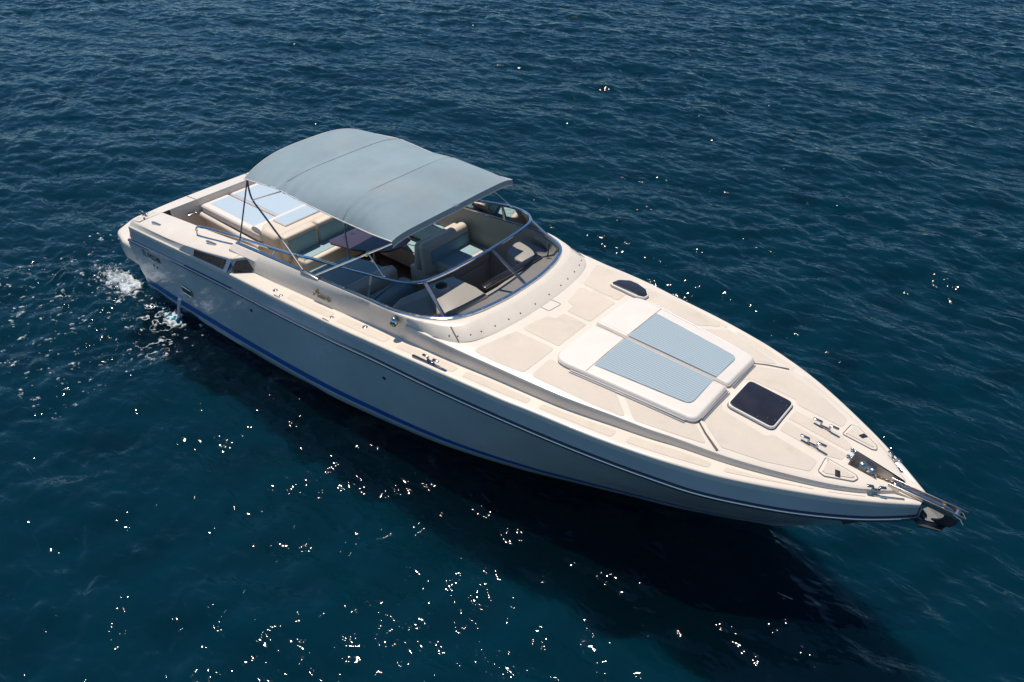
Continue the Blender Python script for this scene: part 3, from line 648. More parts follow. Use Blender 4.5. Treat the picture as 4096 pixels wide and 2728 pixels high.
# square deck hatch
def hatch(poly, par, nm, lift, surf, knobs):
    mb = MB(); slab(mb, poly, -.01, lift, .012, surf=surf); fr = mb.build(nm, M['white'], par)
    mb = MB(); slab(mb, inset(poly, .016), lift-.008, lift+.010, .008, surf=surf); ln = mb.build('lens', M['smoke'], fr)
    for x, y in knobs:
        mb = MB(); mb.cyl((x, y, surf(x, y)+lift+.009), .013, .005, 12, bev=.002); mb.build('hinge_cap', M['black'], ln)
    mb = MB(); q = inset(poly, -.012); mb.grid([[(x, y, surf(x, y)+.004) for x, y in q], [(x, y, surf(x, y)+.004) for x, y in poly]], closed=True); mb.build('gasket', M['seam'], fr)
    return fr
hatch(rpoly([(-2.62, -.30), (-2.62, .30), (-2.02, .30), (-2.02, -.30)], .085, 6), foredeck, 'deck_hatch', .042, ztop, [(-2.14, .19), (-2.06, .16), (-2.06, -.16), (-2.14, -.19), (-2.24, -.25)])
dpoly = rpoly([(-5.15, 1.02), (-5.12, 1.17), (-4.98, 1.28), (-4.84, 1.28), (-4.66, 1.22), (-4.56, 1.10), (-4.57, 1.00), (-4.68, .965), (-5.10, .985)], [.04, .08, .1, .1, .1, .06, .04, .05, .03])
hatch(dpoly, foredeck, 'port_skylight', .045, ztop, [(-5.0, 1.10), (-4.85, 1.16), (-4.66, 1.12)])

# ---- anchor gear
pk = MB(); zt = 1.66
pk.cur = 0
def pocket_box():
    a = [(-1.17, .11), (-.36, .05), (-.36, -.07), (-.66, -.15), (-1.17, -.17)]
    return a
pp_ = pocket_box()
mb = MB(); mb.grid([[(x, y, 1.47) for x, y in pp_], [(x, y, (ztop(x, y) if x < -.6 else ZE(x)+.004)-.001) for x, y in pp_]], closed=True, capa=True); pocket = mb.build('chain_pocket', M['gel'], foredeck, smooth=False)
# boolean cutters for the pocket and for the cockpit opening in the foredeck
def cutter(poly, z0, z1):
    m2 = MB(); m2.grid([[(x, y, z0) for x, y in poly], [(x, y, z1) for x, y in poly]], closed=True, capa=True, capb=True); return m2.build('cut', M['gel'], None, smooth=False)
def cut(obj, polys):
    bpy.context.view_layer.update()
    for poly, z0, z1 in polys:
        ct = cutter(poly, z0, z1); md = obj.modifiers.new('b', 'BOOLEAN'); md.object = ct; md.operation = 'DIFFERENCE'; md.solver = 'EXACT'
        bpy.context.view_layer.update(); dg = bpy.context.evaluated_depsgraph_get(); me = bpy.data.meshes.new_from_object(obj.evaluated_get(dg)); obj.modifiers.clear(); obj.data = me
        bpy.data.objects.remove(ct)
inner_front = [(p[0]-.005, p[1]*.99) for p in F3 if p[0] > -6.7]
# bisect-free trimming: drop foredeck faces that lie inside the brow or the pocket
def inpoly(x, y, poly):
    c_ = False; n = len(poly)
    for i in range(n):
        x1, y1 = poly[i-1]; x2, y2 = poly[i]
        if (y1 > y) != (y2 > y) and x < (x2-x1)*(y-y1)/(y2-y1)+x1: c_ = not c_
    return c_
browin = [(p[0]-.10, p[1]*.95) for p in F0 if p[0] > -6.9]
def trim(obj, poly, off, cutlines=True):
    bm = bmesh.new(); bm.from_mesh(obj.data); n = len(poly)
    xs = [p[0]-off[0] for p in poly]; ys = [p[1]-off[1] for p in poly]
    if cutlines:
        for i in range(n):
            a = Vector((poly[i-1][0]-off[0], poly[i-1][1]-off[1], 0)); b = Vector((poly[i][0]-off[0], poly[i][1]-off[1], 0)); d = b-a; no = Vector((-d.y, d.x, 0)).normalized()
            fs = [f for f in bm.faces if min(v.co.x for v in f.verts) < max(xs)+.01 and max(v.co.x for v in f.verts) > min(xs)-.01 and min(v.co.y for v in f.verts) < max(ys)+.01 and max(v.co.y for v in f.verts) > min(ys)-.01]
            g = set(fs);
            for f in fs: g.update(f.edges); g.update(f.verts)
            bmesh.ops.bisect_plane(bm, geom=list(g), plane_co=a, plane_no=no, dist=1e-5)
    dead = [f for f in bm.faces if inpoly(f.calc_center_median().x+off[0], f.calc_center_median().y+off[1], poly)]
    bmesh.ops.delete(bm, geom=dead, context='FACES'); bm.to_mesh(obj.data); bm.free()
O3 = boat['_o']
trim(foredeck, pp_, O3)
trim(foredeck, [(-8, -1.49), (-6.3, -1.40), (-6.05, -1.1), (-5.95, -.7), (-5.85, 0), (-5.95, .7), (-6.05, 1.1), (-6.3, 1.40), (-8, 1.49)], O3)
# windlass
mb = MB(); mb.cyl((-.98, .0, 1.50), .085, .10, 22, bev=.01); mb.cyl((-1.04, -.045, 1.60), .060, .075, 22, r2=.05, bev=.028); mb.ellipsoid((-.93, -.01, 1.57), (.055, .045, .05), 14, 8); wl = mb.build('windlass', M['steel_dull'], foredeck)
mb = MB(); mb.cyl((-1.04, -.045, 1.674), .010, .004, 10); mb.build('drive_socket', M['black'], wl)
# bow roller
mb = MB()
for s in (1, -1):
    mb.box((-.33, s*.055-.01, 1.535), (.80, .008, .075), 0, .003)
    mb.tube([(-.05, s*.055-.01, 1.55), (.03, s*.055-.01, 1.525), (.07, s*.055-.01, 1.47)], .010, 6)
mb.box((-.36, -.01, 1.498), (.74, .11, .008)); mb.tube([(-.02, -.07, 1.53), (-.02, .05, 1.53)], .028, 14); roller = mb.build('bow_roller', M['steel_dull'], foredeck)
mb = MB(); mb.tube([(-.16, -.05, 1.525), (-.16, .03, 1.525)], .024, 14); mb.build('nylon_roller', M['bronze'], roller)
# anchor (its own thing) stowed on the roller
anchor = thing('anchor', 'dark steel plough anchor stowed hanging over the bow roller', 'anchor', (0.0, -.01, 1.45))
mb = MB(); mb.tube(spline([(-.62, -.01, 1.552), (-.3, -.01, 1.555), (-.12, -.01, 1.553), (-.06, -.01, 1.535)], 5), .014, 8); mb.box((-.64, -.01, 1.552), (.08, .03, .03), 0, .006); mb.build('shank', M['steel'], anchor)
mb = MB()   # curved plate arm turning down round the roller
arm = spline([(-.10, 1.545), (-.02, 1.51), (.02, 1.44), (.0, 1.36), (-.06, 1.30), (-.13, 1.285)], 5)
inn = spline([(-.20, 1.50), (-.14, 1.47), (-.12, 1.43), (-.13, 1.38), (-.17, 1.34), (-.22, 1.31)], 5)
rows = [[(a[0], -.022, a[1]), (a[0], .004, a[1]), (b[0], .004, b[1]), (b[0], -.022, b[1])] for a, b in zip(arm, inn)]
mb.grid(rows, closed=True, capa=True, capb=True); mb.build('arm', M['anchor'], anchor)
for s in (1, -1):
    mb = MB(); y = -.009
    mb.add([(-.06, y, 1.30), (-.10, y+s*.13, 1.32), (-.30, y+s*.17, 1.30), (-.40, y+s*.03, 1.24), (-.24, y, 1.25), (-.08, y+s*.12, 1.30), (-.30, y+s*.16, 1.28), (-.24, y, 1.235)],
        [(0, 1, 2, 4), (4, 2, 3), (0, 7, 6, 5), (7, 3, 6), (1, 5, 6, 2), (2, 6, 3), (0, 5, 1)])
    mb.build('fluke', M['anchor'], anchor, smooth=False)
mb = MB(); mb.add([(-.20, -.009, 1.25), (-.27, -.045, 1.21), (-.31, -.009, 1.10), (-.27, .03, 1.21), (-.15, -.009, 1.20)], [(0, 1, 2), (0, 2, 3), (1, 4, 2), (3, 2, 4), (0, 3, 4), (0, 4, 1)]); mb.build('point', M['chain'], anchor, smooth=False)
# chain
chain = MB(); pth = resample([(-1.08, -.10, 1.60), (-1.0, -.115, 1.585), (-.90, -.06, 1.57), (-.80, -.03, 1.56), (-.66, -.01, 1.556)], 17)
for k, p in enumerate(pth[:-1]):
    d = (pth[k+1]-p).normalized(); side = d.cross(Vector((0, 0, 1))).normalized() if k % 2 else Vector((0, 0, 1)); q = p.lerp(pth[k+1], .5)
    ring = [tuple(q + d*.020*cos(a) + side*.011*sin(a)) for a in np.linspace(0, 2*pi, 12, endpoint=False)]; chain.tube(ring, .0045, 6, closed=True)
tag(chain.build('anchor_chain', M['chain'], None), 'short grey steel chain from the windlass to the bow anchor', 'chain')

# ---- hull fittings and lettering
def on_hull(x, z, s=-1, off=.006): return (x, s*(hull_y(x, z)+off), z)
p = on_hull(-11.85, .53); mb = MB(); mb.box(p, (.26, .03, .10), radians(0), .006); dr = mb.build('exhaust_outlet', M['black'], hull)
mb = MB(); x0, x1 = -11.99, -11.71
for (xa, za, xb, zb) in ((x0, .59, x1, .59), (x0, .47, x1, .47), (x0, .47, x0, .59), (x1, .47, x1, .59)): mb.tube([on_hull(xa, za, off=.02), on_hull(xb, zb, off=.02)], .009, 6)
mb.build('outlet_flange', M['steel'], dr)
for x, z in ((-9.9, .95), (-6.95, 1.0)):
    mb = MB(); mb.ellipsoid(on_hull(x, z), (.032, .008, .028), 12, 6); mb.build('through_hull', M['black'], hull)
mb = MB(); a = on_hull(-1.02, .98, off=.006); mb.add([a, (a[0]+.20, -hull_y(-.82, 1.0)-.006, 1.0), (a[0]+.04, a[1]+.01, .93)], [(0, 1, 2)]); mb.build('bow_eye', M['black'], hull, smooth=False)
def hull_text(txt, x, z, size, nm):
    a = Vector(on_hull(x, z)); b = Vector(on_hull(x+.6, z+.04)); u = on_hull(x, z+.12); t = (b-a).normalized(); up = (Vector(u)-a).normalized(); nn = t.cross(up).normalized(); up = nn.cross(t)
    Mx = Matrix(((t.x, up.x, nn.x, a.x), (t.y, up.y, nn.y, a.y), (t.z, up.z, nn.z, a.z), (0, 0, 0, 1)))
    return text_mesh(txt, size, .002, M['letter'], nm, hull, Mx)
hull_text('TL F42348', -13.27, .735, .15, 'registration_lettering')
mb = MB()
for x in (-12.92, -12.80): mb.ellipsoid(on_hull(x, .64), (.018, .004, .03), 8, 5)
mb.build('registration_marks', M['letter'], hull)
# name badge on the coaming side, raised script
def coam_pt(x, t):
    yb = Y0(x)-.064; a = Vector((x, -(Y0(x)-.014), ZE(x)+.006)); m_ = Vector((x, -yb, min(ZT1(x), cz(x)-.03))); return a.lerp(m_, t)
a = coam_pt(-8.66, .35); b = coam_pt(-8.2, .35); u = coam_pt(-8.66, .9); t = (b-a).normalized(); up = (u-a).normalized(); nn = t.cross(up).normalized(); up = nn.cross(t); a = a + nn*.012
Mx = Matrix(((t.x, up.x, nn.x, a.x), (t.y, up.y, nn.y, a.y), (t.z, up.z, nn.z, a.z), (0, 0, 0, 1)))
text_mesh('A', .20, .006, M['badge'], 'name_lettering', brow, Mx, shear=.35)
text_mesh('sterie', .125, .006, M['badge'], 'name_lettering', brow, Mx @ Matrix.Translation((.115, 0, 0)), shear=.35, spacing=.95)
mb = MB(); q0 = Mx @ Vector((-.03, .075, .004)); q1 = Mx @ Vector((.16, .05, .004)); mb.tube([tuple(q0), tuple(q1)], .006, 6); mb.build('name_stroke', M['badge'], brow)
# searchlight ball on the coaming
mb = MB(); mb.ellipsoid((-6.93, -1.60, 1.83), (.062, .055, .070), 18, 10); sl = mb.build('navigation_light', M['steel'], boat)
mb = MB(); mb.ellipsoid((-6.925, -1.622, 1.812), (.052, .045, .050), 16, 8); mb.build('light_lens', M['domeglass'], sl)

# ---- cockpit furniture
def cushion(name, poly, z0, z1, r, mat, par, surf=None, label=None):
    mb = MB(); slab(mb, poly, z0, z1, r, surf=surf, seg=6); return mb.build(name, mat, par, angle=60)
# aft locker and settee
mb = MB(); slab(mb, rpoly([(-11.58, -.48), (-11.58, 1.36), (-10.92, 1.36), (-10.92, -.66), (-11.35, -.66)], [.1, 0, 0, .12, .15]), .5, 1.335, .10, seg=6); settee = mb.build('aft_settee', M['leather2'], boat, angle=60)
mb = MB(); slab(mb, rpoly([(-11.50, -.30), (-11.50, 1.30), (-11.12, 1.30), (-11.12, -.30)], .02), 1.33, 1.352, .006); st_ = mb.build('locker_top', M['leather2'], settee)
mb = MB(); slab(mb, rpoly([(-11.49, -.29), (-11.49, 1.29), (-11.13, 1.29), (-11.13, -.29)], .02), 1.350, 1.358, .003); mb.build('fabric_insert', M['padpale'], st_)
for y0, y1 in ((-.60, .12), (.13, .78), (.79, 1.36)):
    mb = MB(); mb.box((-10.86, (y0+y1)/2, 1.10), (.20, (y1-y0)-.006, .50), 0, .05, 4); bk = mb.build('backrest', M['leather2'], settee, angle=60)
    mb = MB(); mb.box((-10.765, (y0+y1)/2, 1.095), (.03, (y1-y0)-.10 if y0 < 0 else (y1-y0)-.02, .36), 0, .014, 3); mb.build('fabric_insert', M['seatteal'], bk)
mb = MB(); mb.box((-10.62, .42, .78), (.50, 1.86, .36), 0, .05, 4); sb = mb.build('seat_cushion', M['leather2'], settee, angle=60)
mb = MB(); mb.box((-10.64, .42, .955), (.34, 1.78, .03), 0, .012, 3); mb.build('fabric_insert', M['seatteal'], sb)
mb = MB(); mb.box((-10.12, -1.10, .82), (.5, .5, .30), 0, .09, 5); mb.build('entry_step', M['leather2'], boat, angle=60)
# port settee along the side
mb = MB(); mb.box((-9.55, 1.16, .78), (1.65, .46, .36), 0, .05, 4); ps = mb.build('port_settee', M['leather2'], boat, angle=60)
mb = MB(); mb.box((-9.55, 1.12, .955), (1.55, .34, .03), 0, .012, 3); mb.build('fabric_insert', M['seatteal_x'], ps)
mb = MB(); mb.box((-9.30, 1.36, 1.20), (1.75, .12, .42), 0, .04, 4); mb.build('backrest', M['seatteal_x'], ps, angle=60)
# table
tb = [(-10.36, .02), (-10.33, 1.02), (-9.55, 1.10), (-9.28, .98), (-9.20, .72), (-9.26, .44), (-9.44, .24), (-9.80, .07), (-10.25, -.03)]
mb = MB(); slab(mb, rpoly(tb, [.03, .04, .1, .1, .1, .1, .1, .1, .03]), 1.172, 1.20, .008); tab = mb.build('table', M['table'], boat)
mb = MB(); mb.tube([(-9.86, .62, .5), (-9.86, .62, 1.17)], .055, 18); mb.cyl((-9.86, .62, .5), .13, .02, 22); mb.build('pedestal', M['steel_dull'], tab)
for y in (.27, .45, .63):
    mb = MB(); mb.cyl((-10.225, y, 1.1995), .047, .0015, 20); mb.build('cup_hole', M['black'], tab)
# starboard lounge
mb = MB(); slab(mb, rpoly([(-9.95, -1.37), (-9.90, -.55), (-9.78, -.02), (-9.35, .10), (-8.92, .10), (-8.80, -.1), (-8.80, -1.37)], [.02, .1, .15, .2, .1, .08, .02]), .5, 1.14, .07, seg=6); lg = mb.build('starboard_lounge', M['seatteal_x'], boat, angle=60)
mb = MB(); slab(mb, rpoly([(-8.99, -1.37), (-8.99, .05), (-8.90, .18), (-8.76, .14), (-8.70, 0), (-8.70, -1.37)], .06), 1.0, 1.20, .07, seg=6); mb.build('bolster', M['leather2'], lg, angle=60)
mb = MB(); slab(mb, rpoly([(-8.66, -1.37), (-8.66, .14), (-8.42, .18), (-8.28, .0), (-8.28, -1.37)], [.02, .1, .12, .1, .02]), .5, 1.10, .08, seg=6); mb.build('helm_seat', M['seatteal'], boat, angle=60)
# port companion bench with its two backrests
mb = MB(); slab(mb, rpoly([(-8.72, .38), (-8.72, 1.39), (-7.80, 1.39), (-7.76, 1.20), (-7.78, .52), (-8.2, .38)], .05), .5, 1.16, .04); bench = mb.build('companion_bench', M['leather2'], boat, angle=60)
mb = MB(); mb.box((-8.02, .93, 1.26), (.52, .90, .22), 0, .06, 5); cu = mb.build('seat_cushion', M['leather2'], bench, angle=60)
mb = MB(); mb.box((-8.06, .92, 1.365), (.42, .80, .02), 0, .008, 2); mb.build('fabric_insert', M['seatteal'], cu)
mb = MB(); mb.box((-8.30, .84, 1.42), (.20, 1.08, .58), 0, .085, 6, M3=Matrix.Rotation(radians(-6), 3, 'Y')); bk = mb.build('backrest', M['leather2'], bench, angle=60)
mb = MB(); mb.box((-8.20, .86, 1.46), (.03, .90, .22), 0, .012, 2, M3=Matrix.Rotation(radians(-6), 3, 'Y')); mb.build('fabric_insert', M['seatteal'], bk)
mb = MB(); mb.box((-8.50, .86, 1.38), (.18, 1.02, .52), 0, .08, 6, M3=Matrix.Rotation(radians(5), 3, 'Y')); mb.build('backrest', M['leather2'], bench, angle=60)
# sun-bed moulding aft
mb = MB(); slab(mb, [(-13.34, -.60), (-13.34, 1.35), (-11.40, 1.35), (-11.40, -.58)], .5, 1.055, .03); bed = mb.build('sunbed_base', M['gel'], boat, angle=50)
mb = MB(); mb.tube([(-13.34, -.66, 1.02), (-12.5, -.66, 1.0), (-11.6, -.68, .985), (-11.42, -.69, .98)], .058, 14); mb.build('side_roll', M['gel'], bed)
mb = MB(); mb.box((-13.30, -.86, 1.10), (.05, .16, .03), 0, .008); mb.box((-13.28, -.78, 1.10), (.08, .03, .06), 0, .008); mb.build('gate_latch', M['steel_dull'], boat)

# ---- cushions lying on the boat: things of their own
def sunpad(nm, poly, ins, z0, z1, lab, surf, insmat, rr=.10, extra=None, blk=None):
    cx = sum(p[0] for p in poly)/len(poly); cy = sum(p[1] for p in poly)/len(poly)
    t = thing(nm, lab, 'sunpad', (cx, cy, z0 + (surf(cx, cy) if surf else 0)))
    mb = MB(); P2 = rpoly(poly, rr, 7); slab(mb, P2, z0, z1, .045, surf=surf, seg=7); mb.build('cover', M['leather'], t, angle=70)
    sf = (lambda x, y: (surf(x, y) if surf else 0))
    I2 = rpoly(ins, [.01 if k in (0, 1, 3) else .11 for k in range(len(ins))])
    drape(I2, sf, z1+.0025, .15).build('fabric_insert', insmat, t)
    mb = MB(); q = inset(P2, .006); mb.tube([(x, y, z1-.03+sf(x, y)) for x, y in inset(P2, -.002)], .004, 5, closed=True); mb.build('piping', M['leather'], t)
    if extra: extra(t, sf)
    return t
PADZ = .062
padsurf = lambda x, y: ztop(x, y) - .0
def headr(s):
    def f(t, sf):
        mb = MB(); q = rpoly([(-4.245, s*-.045), (-4.255, s*-.925), (-4.225, s*-.925), (-4.215, s*-.045)], 0); mb.tube([(-4.235, s*-.03, PADZ+sf(-4.23, 0)+.001), (-4.235, s*-.5, PADZ+sf(-4.23, .5)+.001), (-4.235, s*-.90, PADZ+sf(-4.23, .9)+.001)], .0035, 5); mb.build('seam', M['leather2'], t)
    return f
for s, w in ((-1, 'cream foredeck sunpad with blue striped panel, the one farther from the D-shaped skylight'), (1, 'cream foredeck sunpad with blue striped panel, the one beside the D-shaped skylight')):
    sunpad('foredeck_sunpad', [(-4.73, s*.014), (-4.72, s*.975), (-2.75, s*.80), (-2.75, s*.014)], [(-4.22, s*.036), (-4.22, s*.745), (-2.935, s*.60), (-2.935, s*.036)], .004, PADZ, w, padsurf, M['padblue'], [.05, .22, .13, .05], headr(s))
for a, b, w in ((-.63, -.015, 'beside the open passage'), (.015, 1.33, 'partly under the canopy')):
    t = sunpad('aft_sunpad', [(-13.32, a), (-13.32, b), (-11.46, b), (-11.46, a)], [(-13.20, a+.15 if a < 0 else a+.03), (-13.20, b-.03 if a < 0 else b-.12), (-11.75, b-.03 if a < 0 else b-.12), (-11.75, a+.12 if a < 0 else a+.03)], 1.06, 1.21, 'pale blue striped aft sunpad ' + w, None, M['padpale'], .06)
    if a < 0:
        mb = MB(); rows = []
        for k in range(15):
            an = pi*k/14; rows.append([(-11.58 - .17*cos(an), y, 1.20 + .10*sin(an)) for y in (-.60, 1.33)])
        bol = thing('headrest_bolster', 'long cream bolster cushion across the forward end of aft sunpads', 'cushion', (-11.58, .36, 1.20))
        mb.grid(rows); mb.add([r[0] for r in rows], [tuple(range(15))]); mb.add([r[1] for r in rows], [tuple(range(15))]); mb.build('cover', M['leather'], bol, angle=60)

# ---- bimini
def canz(x, y):
    hy = ip([-10.52, -10.1, -9.65, -9.0, -8.6, -8.2, -7.7, -7.2], [3.02, 3.005, 2.96, 2.99, 3.03, 3.065, 3.01, 2.88])(x)
    he = ip([-10.52, -10.1, -9.65, -9.0, -8.2, -7.7, -7.2], [2.77, 2.81, 2.85, 2.815, 2.80, 2.80, 2.825])(x)
    pw = ip([-10.52, -9.65, -8.6, -8.2, -7.7, -7.2], [3.0, 4.5, 5.5, 6.0, 7.0, 9.0])(x)
    return hy - (hy-he)*min(1.0, abs(y)/1.26)**pw
bim = MB(); xs = np.linspace(-10.52, -7.2, 67); ysn = np.sign(np.linspace(-1, 1, 41))*1.26*(1-(1-np.abs(np.linspace(-1, 1, 41)))**1.5)
def sag(x, y):
    w = 0
    for hx in (-9.65, -8.2): w += .006*math.exp(-((x-hx)/.03)**2)
    a = max(0, -y-.35); w += .020*a*sin(26*(x+9.65)+9*y)*math.exp(-((x+9.55)/.42)**2) + .008*a*sin(38*x-6*y)*math.exp(-((x+8.1)/.35)**2)
    return w + .003*sin(7*x+4*y)*abs(y)
rows = [[(x, y, canz(x, y) + sag(x, y)) for y in ysn] for x in xs]
rows2 = [[(x, y, canz(x, y) + sag(x, y) - .006) for y in ysn] for x in xs]
bim.grid(rows); bim.grid(rows2, flip=True)
# front valance and hem
fr = [(-7.2, y, canz(-7.2, y)) for y in ysn]; bim.grid([fr, [(x+.015, y*1.0, z-.04) for x, y, z in fr], [(x+.005, y, z-.085) for x, y, z in fr]])
bo = bim.build('bimini', M['canvas'], boat, angle=50)
mb = MB()
edge = [(x, -1.262, canz(x, 1.26)-.002) for x in xs]; mb.tube(edge, .0075, 6); mb.tube(mir(edge), .0075, 6)
mb.tube([(-7.195, y, canz(-7.2, y)-.088) for y in ysn], .0075, 6); mb.tube([(-10.52, y, canz(-10.52, y)-.002) for y in ysn], .0075, 6); mb.build('hem', M['piping'], bo)
for hx in (-9.65, -8.2):
    mb = MB(); mb.tube([(hx, y, canz(hx, y)+.0075) for y in ysn], .0028, 5); mb.build('seam', M['canvas'], bo)
for s in (1, -1):
    foot = (-8.95, s*-1.545, 1.85)
    mb = MB(); mb.tube(spline([(-10.50, s*-1.22, 2.76), (-10.47, s*-1.245, 2.60), (-10.40, s*-1.26, 2.44), (-10.15, s*-1.29, 2.30), (-9.5, s*-1.42, 2.06), foot], 5), .0145, 8); mb.build('main_leg', M['tube'], bo)
    mb = MB(); mb.tube([(-10.50, s*-1.23, 2.72), (-10.72, s*-1.47, 1.64)], .012, 8); mb.build('aft_strut', M['tube'], bo)
    mb = MB(); mb.tube([(-8.66, s*-1.54, 1.87), (-7.66, s*-1.31, 2.50), (-7.24, s*-1.22, 2.77)], .0145, 8); mb.build('front_leg', M['steel'], bo)
    mb = MB(); mb.tube(spline([(-8.2, s*-1.20, 2.78), (-8.20, s*-1.24, 2.66), (-8.12, s*-1.30, 2.45), (-8.02, s*-1.36, 2.26)], 5), .0125, 8); mb.build('middle_leg', M['tube'], bo)
    mb = MB(); mb.tube([(-7.66, s*-1.31, 2.50), (-7.29, s*-1.375, 2.285)], .011, 8); mb.ellipsoid((-7.29, s*-1.375, 2.295), (.02, .02, .02), 8, 5); mb.build('brace', M['steel'], bo)
    mb = MB(); mb.tube([(-10.40, s*-1.26, 2.44), (-9.65, s*-1.22, 2.80)], .0125, 8); mb.build('brace', M['steel'], bo)
    mb = MB(); mb.box((-8.8, s*-1.545, 1.835), (.42, .04, .02), 0, .005); mb.build('hinge_track', M['steel_dull'], bo)
for hx in (-10.47, -8.2, -7.24):
    mb = MB(); mb.tube([(hx, y, canz(hx, y)-.03) for y in ysn], .0135, 8); mb.build('hoop', M['steel'], bo)
rp = MB(); rp.tube([(-7.68+.03*cos(a), -1.31+.03*sin(a), 2.49+.03*sin(a*1.0)) for a in np.linspace(0, 2*pi, 10, endpoint=False)], .008, 6, closed=True)
tag(rp.build('rope_tie', M['yellow'], None), 'small loop of yellow rope tied round the canopy leg above windscreen', 'rope')


# ------------------------------------------------------------------ water
def water_mat(name='sea_water'):
    m, nt, out = nodes_of(name); L = nt.links.new; N = nt.nodes.new
    tc = N('ShaderNodeTexCoord')
    mp = N('ShaderNodeMapping'); mp.inputs['Scale'].default_value = (0.55, 1.0, 1.0); mp.inputs['Rotation'].default_value = (0, 0, radians(-8)); L(tc.outputs['Object'], mp.inputs[0])
    n1 = N('ShaderNodeTexNoise'); n1.inputs['Scale'].default_value = 4.5; n1.inputs['Detail'].default_value = 2.2; n1.inputs['Roughness'].default_value = 0.5; n1.inputs['Distortion'].default_value = 0.3
    L(mp.outputs[0], n1.inputs['Vector'])
    bp = N('ShaderNodeBump'); bp.inputs['Strength'].default_value = 1.0; bp.inputs['Distance'].default_value = WBUMP; L(n1.outputs[0], bp.inputs['Height'])
    fr = N('ShaderNodeFresnel'); fr.inputs[0].default_value = 1.333; L(bp.outputs[0], fr.inputs['Normal'])
    gl = N('ShaderNodeBsdfGlossy'); gl.inputs['Roughness'].default_value = 0.03; L(bp.outputs[0], gl.inputs['Normal'])
    tr = N('ShaderNodeBsdfTransparent'); tr.inputs[0].default_value = (*WTINT, 1)
    df = N('ShaderNodeBsdfDiffuse'); df.inputs[0].default_value = (*WDIFF, 1)
    ms = N('ShaderNodeMixShader'); ms.inputs[0].default_value = WMIX; L(tr.outputs[0], ms.inputs[1]); L(df.outputs[0], ms.inputs[2])
    mx = N('ShaderNodeMixShader'); L(fr.outputs[0], mx.inputs[0]); L(ms.outputs[0], mx.inputs[1]); L(gl.outputs[0], mx.inputs[2])
    L(mx.outputs[0], out.inputs[0]); return m
WBUMP = 0.058; WTINT = (0.22, 0.62, 0.70); WDIFF = (0.001, 0.026, 0.038); WMIX = 0.10
wmat = water_mat()
NW = 1024; LW = 51.2; X0, Y0w = -45.0, -12.0
rng = np.random.default_rng(11)
kx = np.fft.fftfreq(NW, LW/NW)*2*np.pi; KX, KY = np.meshgrid(kx, kx, indexing='ij'); K = np.hypot(KX, KY); K[0, 0] = 1
def field(lp, lmin, wdir, spread, rms_slope, seed):
    r = np.random.default_rng(seed); kp = 2*np.pi/lp
    th = np.arctan2(KY, KX) - wdir
    D = np.abs(np.cos(th))**spread
    S = K**-4.0 * np.exp(-(kp/K)**2) * np.exp(-(K*lmin/(2*np.pi))**2) * D; S[0, 0] = 0
    A = np.sqrt(S)*(r.normal(size=S.shape) + 1j*r.normal(size=S.shape))
    h = np.fft.ifft2(A).real; gx = np.fft.ifft2(1j*KX*A).real; gy = np.fft.ifft2(1j*KY*A).real
    sl = np.sqrt((gx**2+gy**2).mean()); f = rms_slope/sl
    dx = np.fft.ifft2(-1j*KX/K*A).real; dy = np.fft.ifft2(-1j*KY/K*A).real
    return h*f, dx*f, dy*f
h1, dx1, dy1 = field(2.3, .20, radians(-76), 2.2, .130, 3)
h2, dx2, dy2 = field(.75, .17, radians(-108), 1.2, .105, 5)
gx_ = X0 + np.arange(NW)*LW/NW; gy_ = Y0w + np.arange(NW)*LW/NW
GX, GY = np.meshgrid(gx_, gy_, indexing='ij')
# gusty patches; calmer water in the lee of the boat, a boiling patch by the exhaust
def smooth_noise(l, seed):
    r = np.random.default_rng(seed); A = np.exp(-(K*l/(2*np.pi))**2*2)*(r.normal(size=K.shape) + 1j*r.normal(size=K.shape)); A[0, 0] = 0
    q = np.fft.ifft2(A).real; return q/q.std()
gust = 1 + .16*smooth_noise(6, 21)
lee = 1 - .12*np.exp(-((GX+6)/8)**2 - ((GY+4.5)/3.5)**2)
boil = np.exp(-((GX+14.9)/1.3)**2 - ((GY+2.9)/.9)**2) + .8*np.exp(-((GX+12.0)/1.6)**2 - ((GY+3.1)/.8)**2)
boil2 = np.exp(-(((GX+7.9)*.93 - (GY+2.75)*.37)/2.3)**2 - (((GX+7.9)*.37 + (GY+2.75)*.93)/.38)**2) + .9*np.exp(-(((GX+5.2)*.9 - (GY+3.3)*.43)/1.1)**2 - (((GX+5.2)*.43 + (GY+3.3)*.9)/.4)**2)
amp = gust*lee
amp = amp*(1 + .60*np.exp(-((GX+8.0)/4.5)**2 - ((GY+6)/2.8)**2))
h3, dx3, dy3 = field(6.5, 1.2, radians(-80), 1.5, .045, 8)
Z = (h1 + h2)*amp + h3 + boil*(.020*smooth_noise(.24, 31) + .014*smooth_noise(.14, 32)) + boil2*(.007*smooth_noise(.24, 33) + .0055*smooth_noise(.13, 34))
PX = GX + 0.9*(dx1+dx2)*amp; PY = GY + 0.9*(dy1+dy2)*amp
co = np.stack([PX, PY, Z], -1).reshape(-1, 3).astype(np.float32)
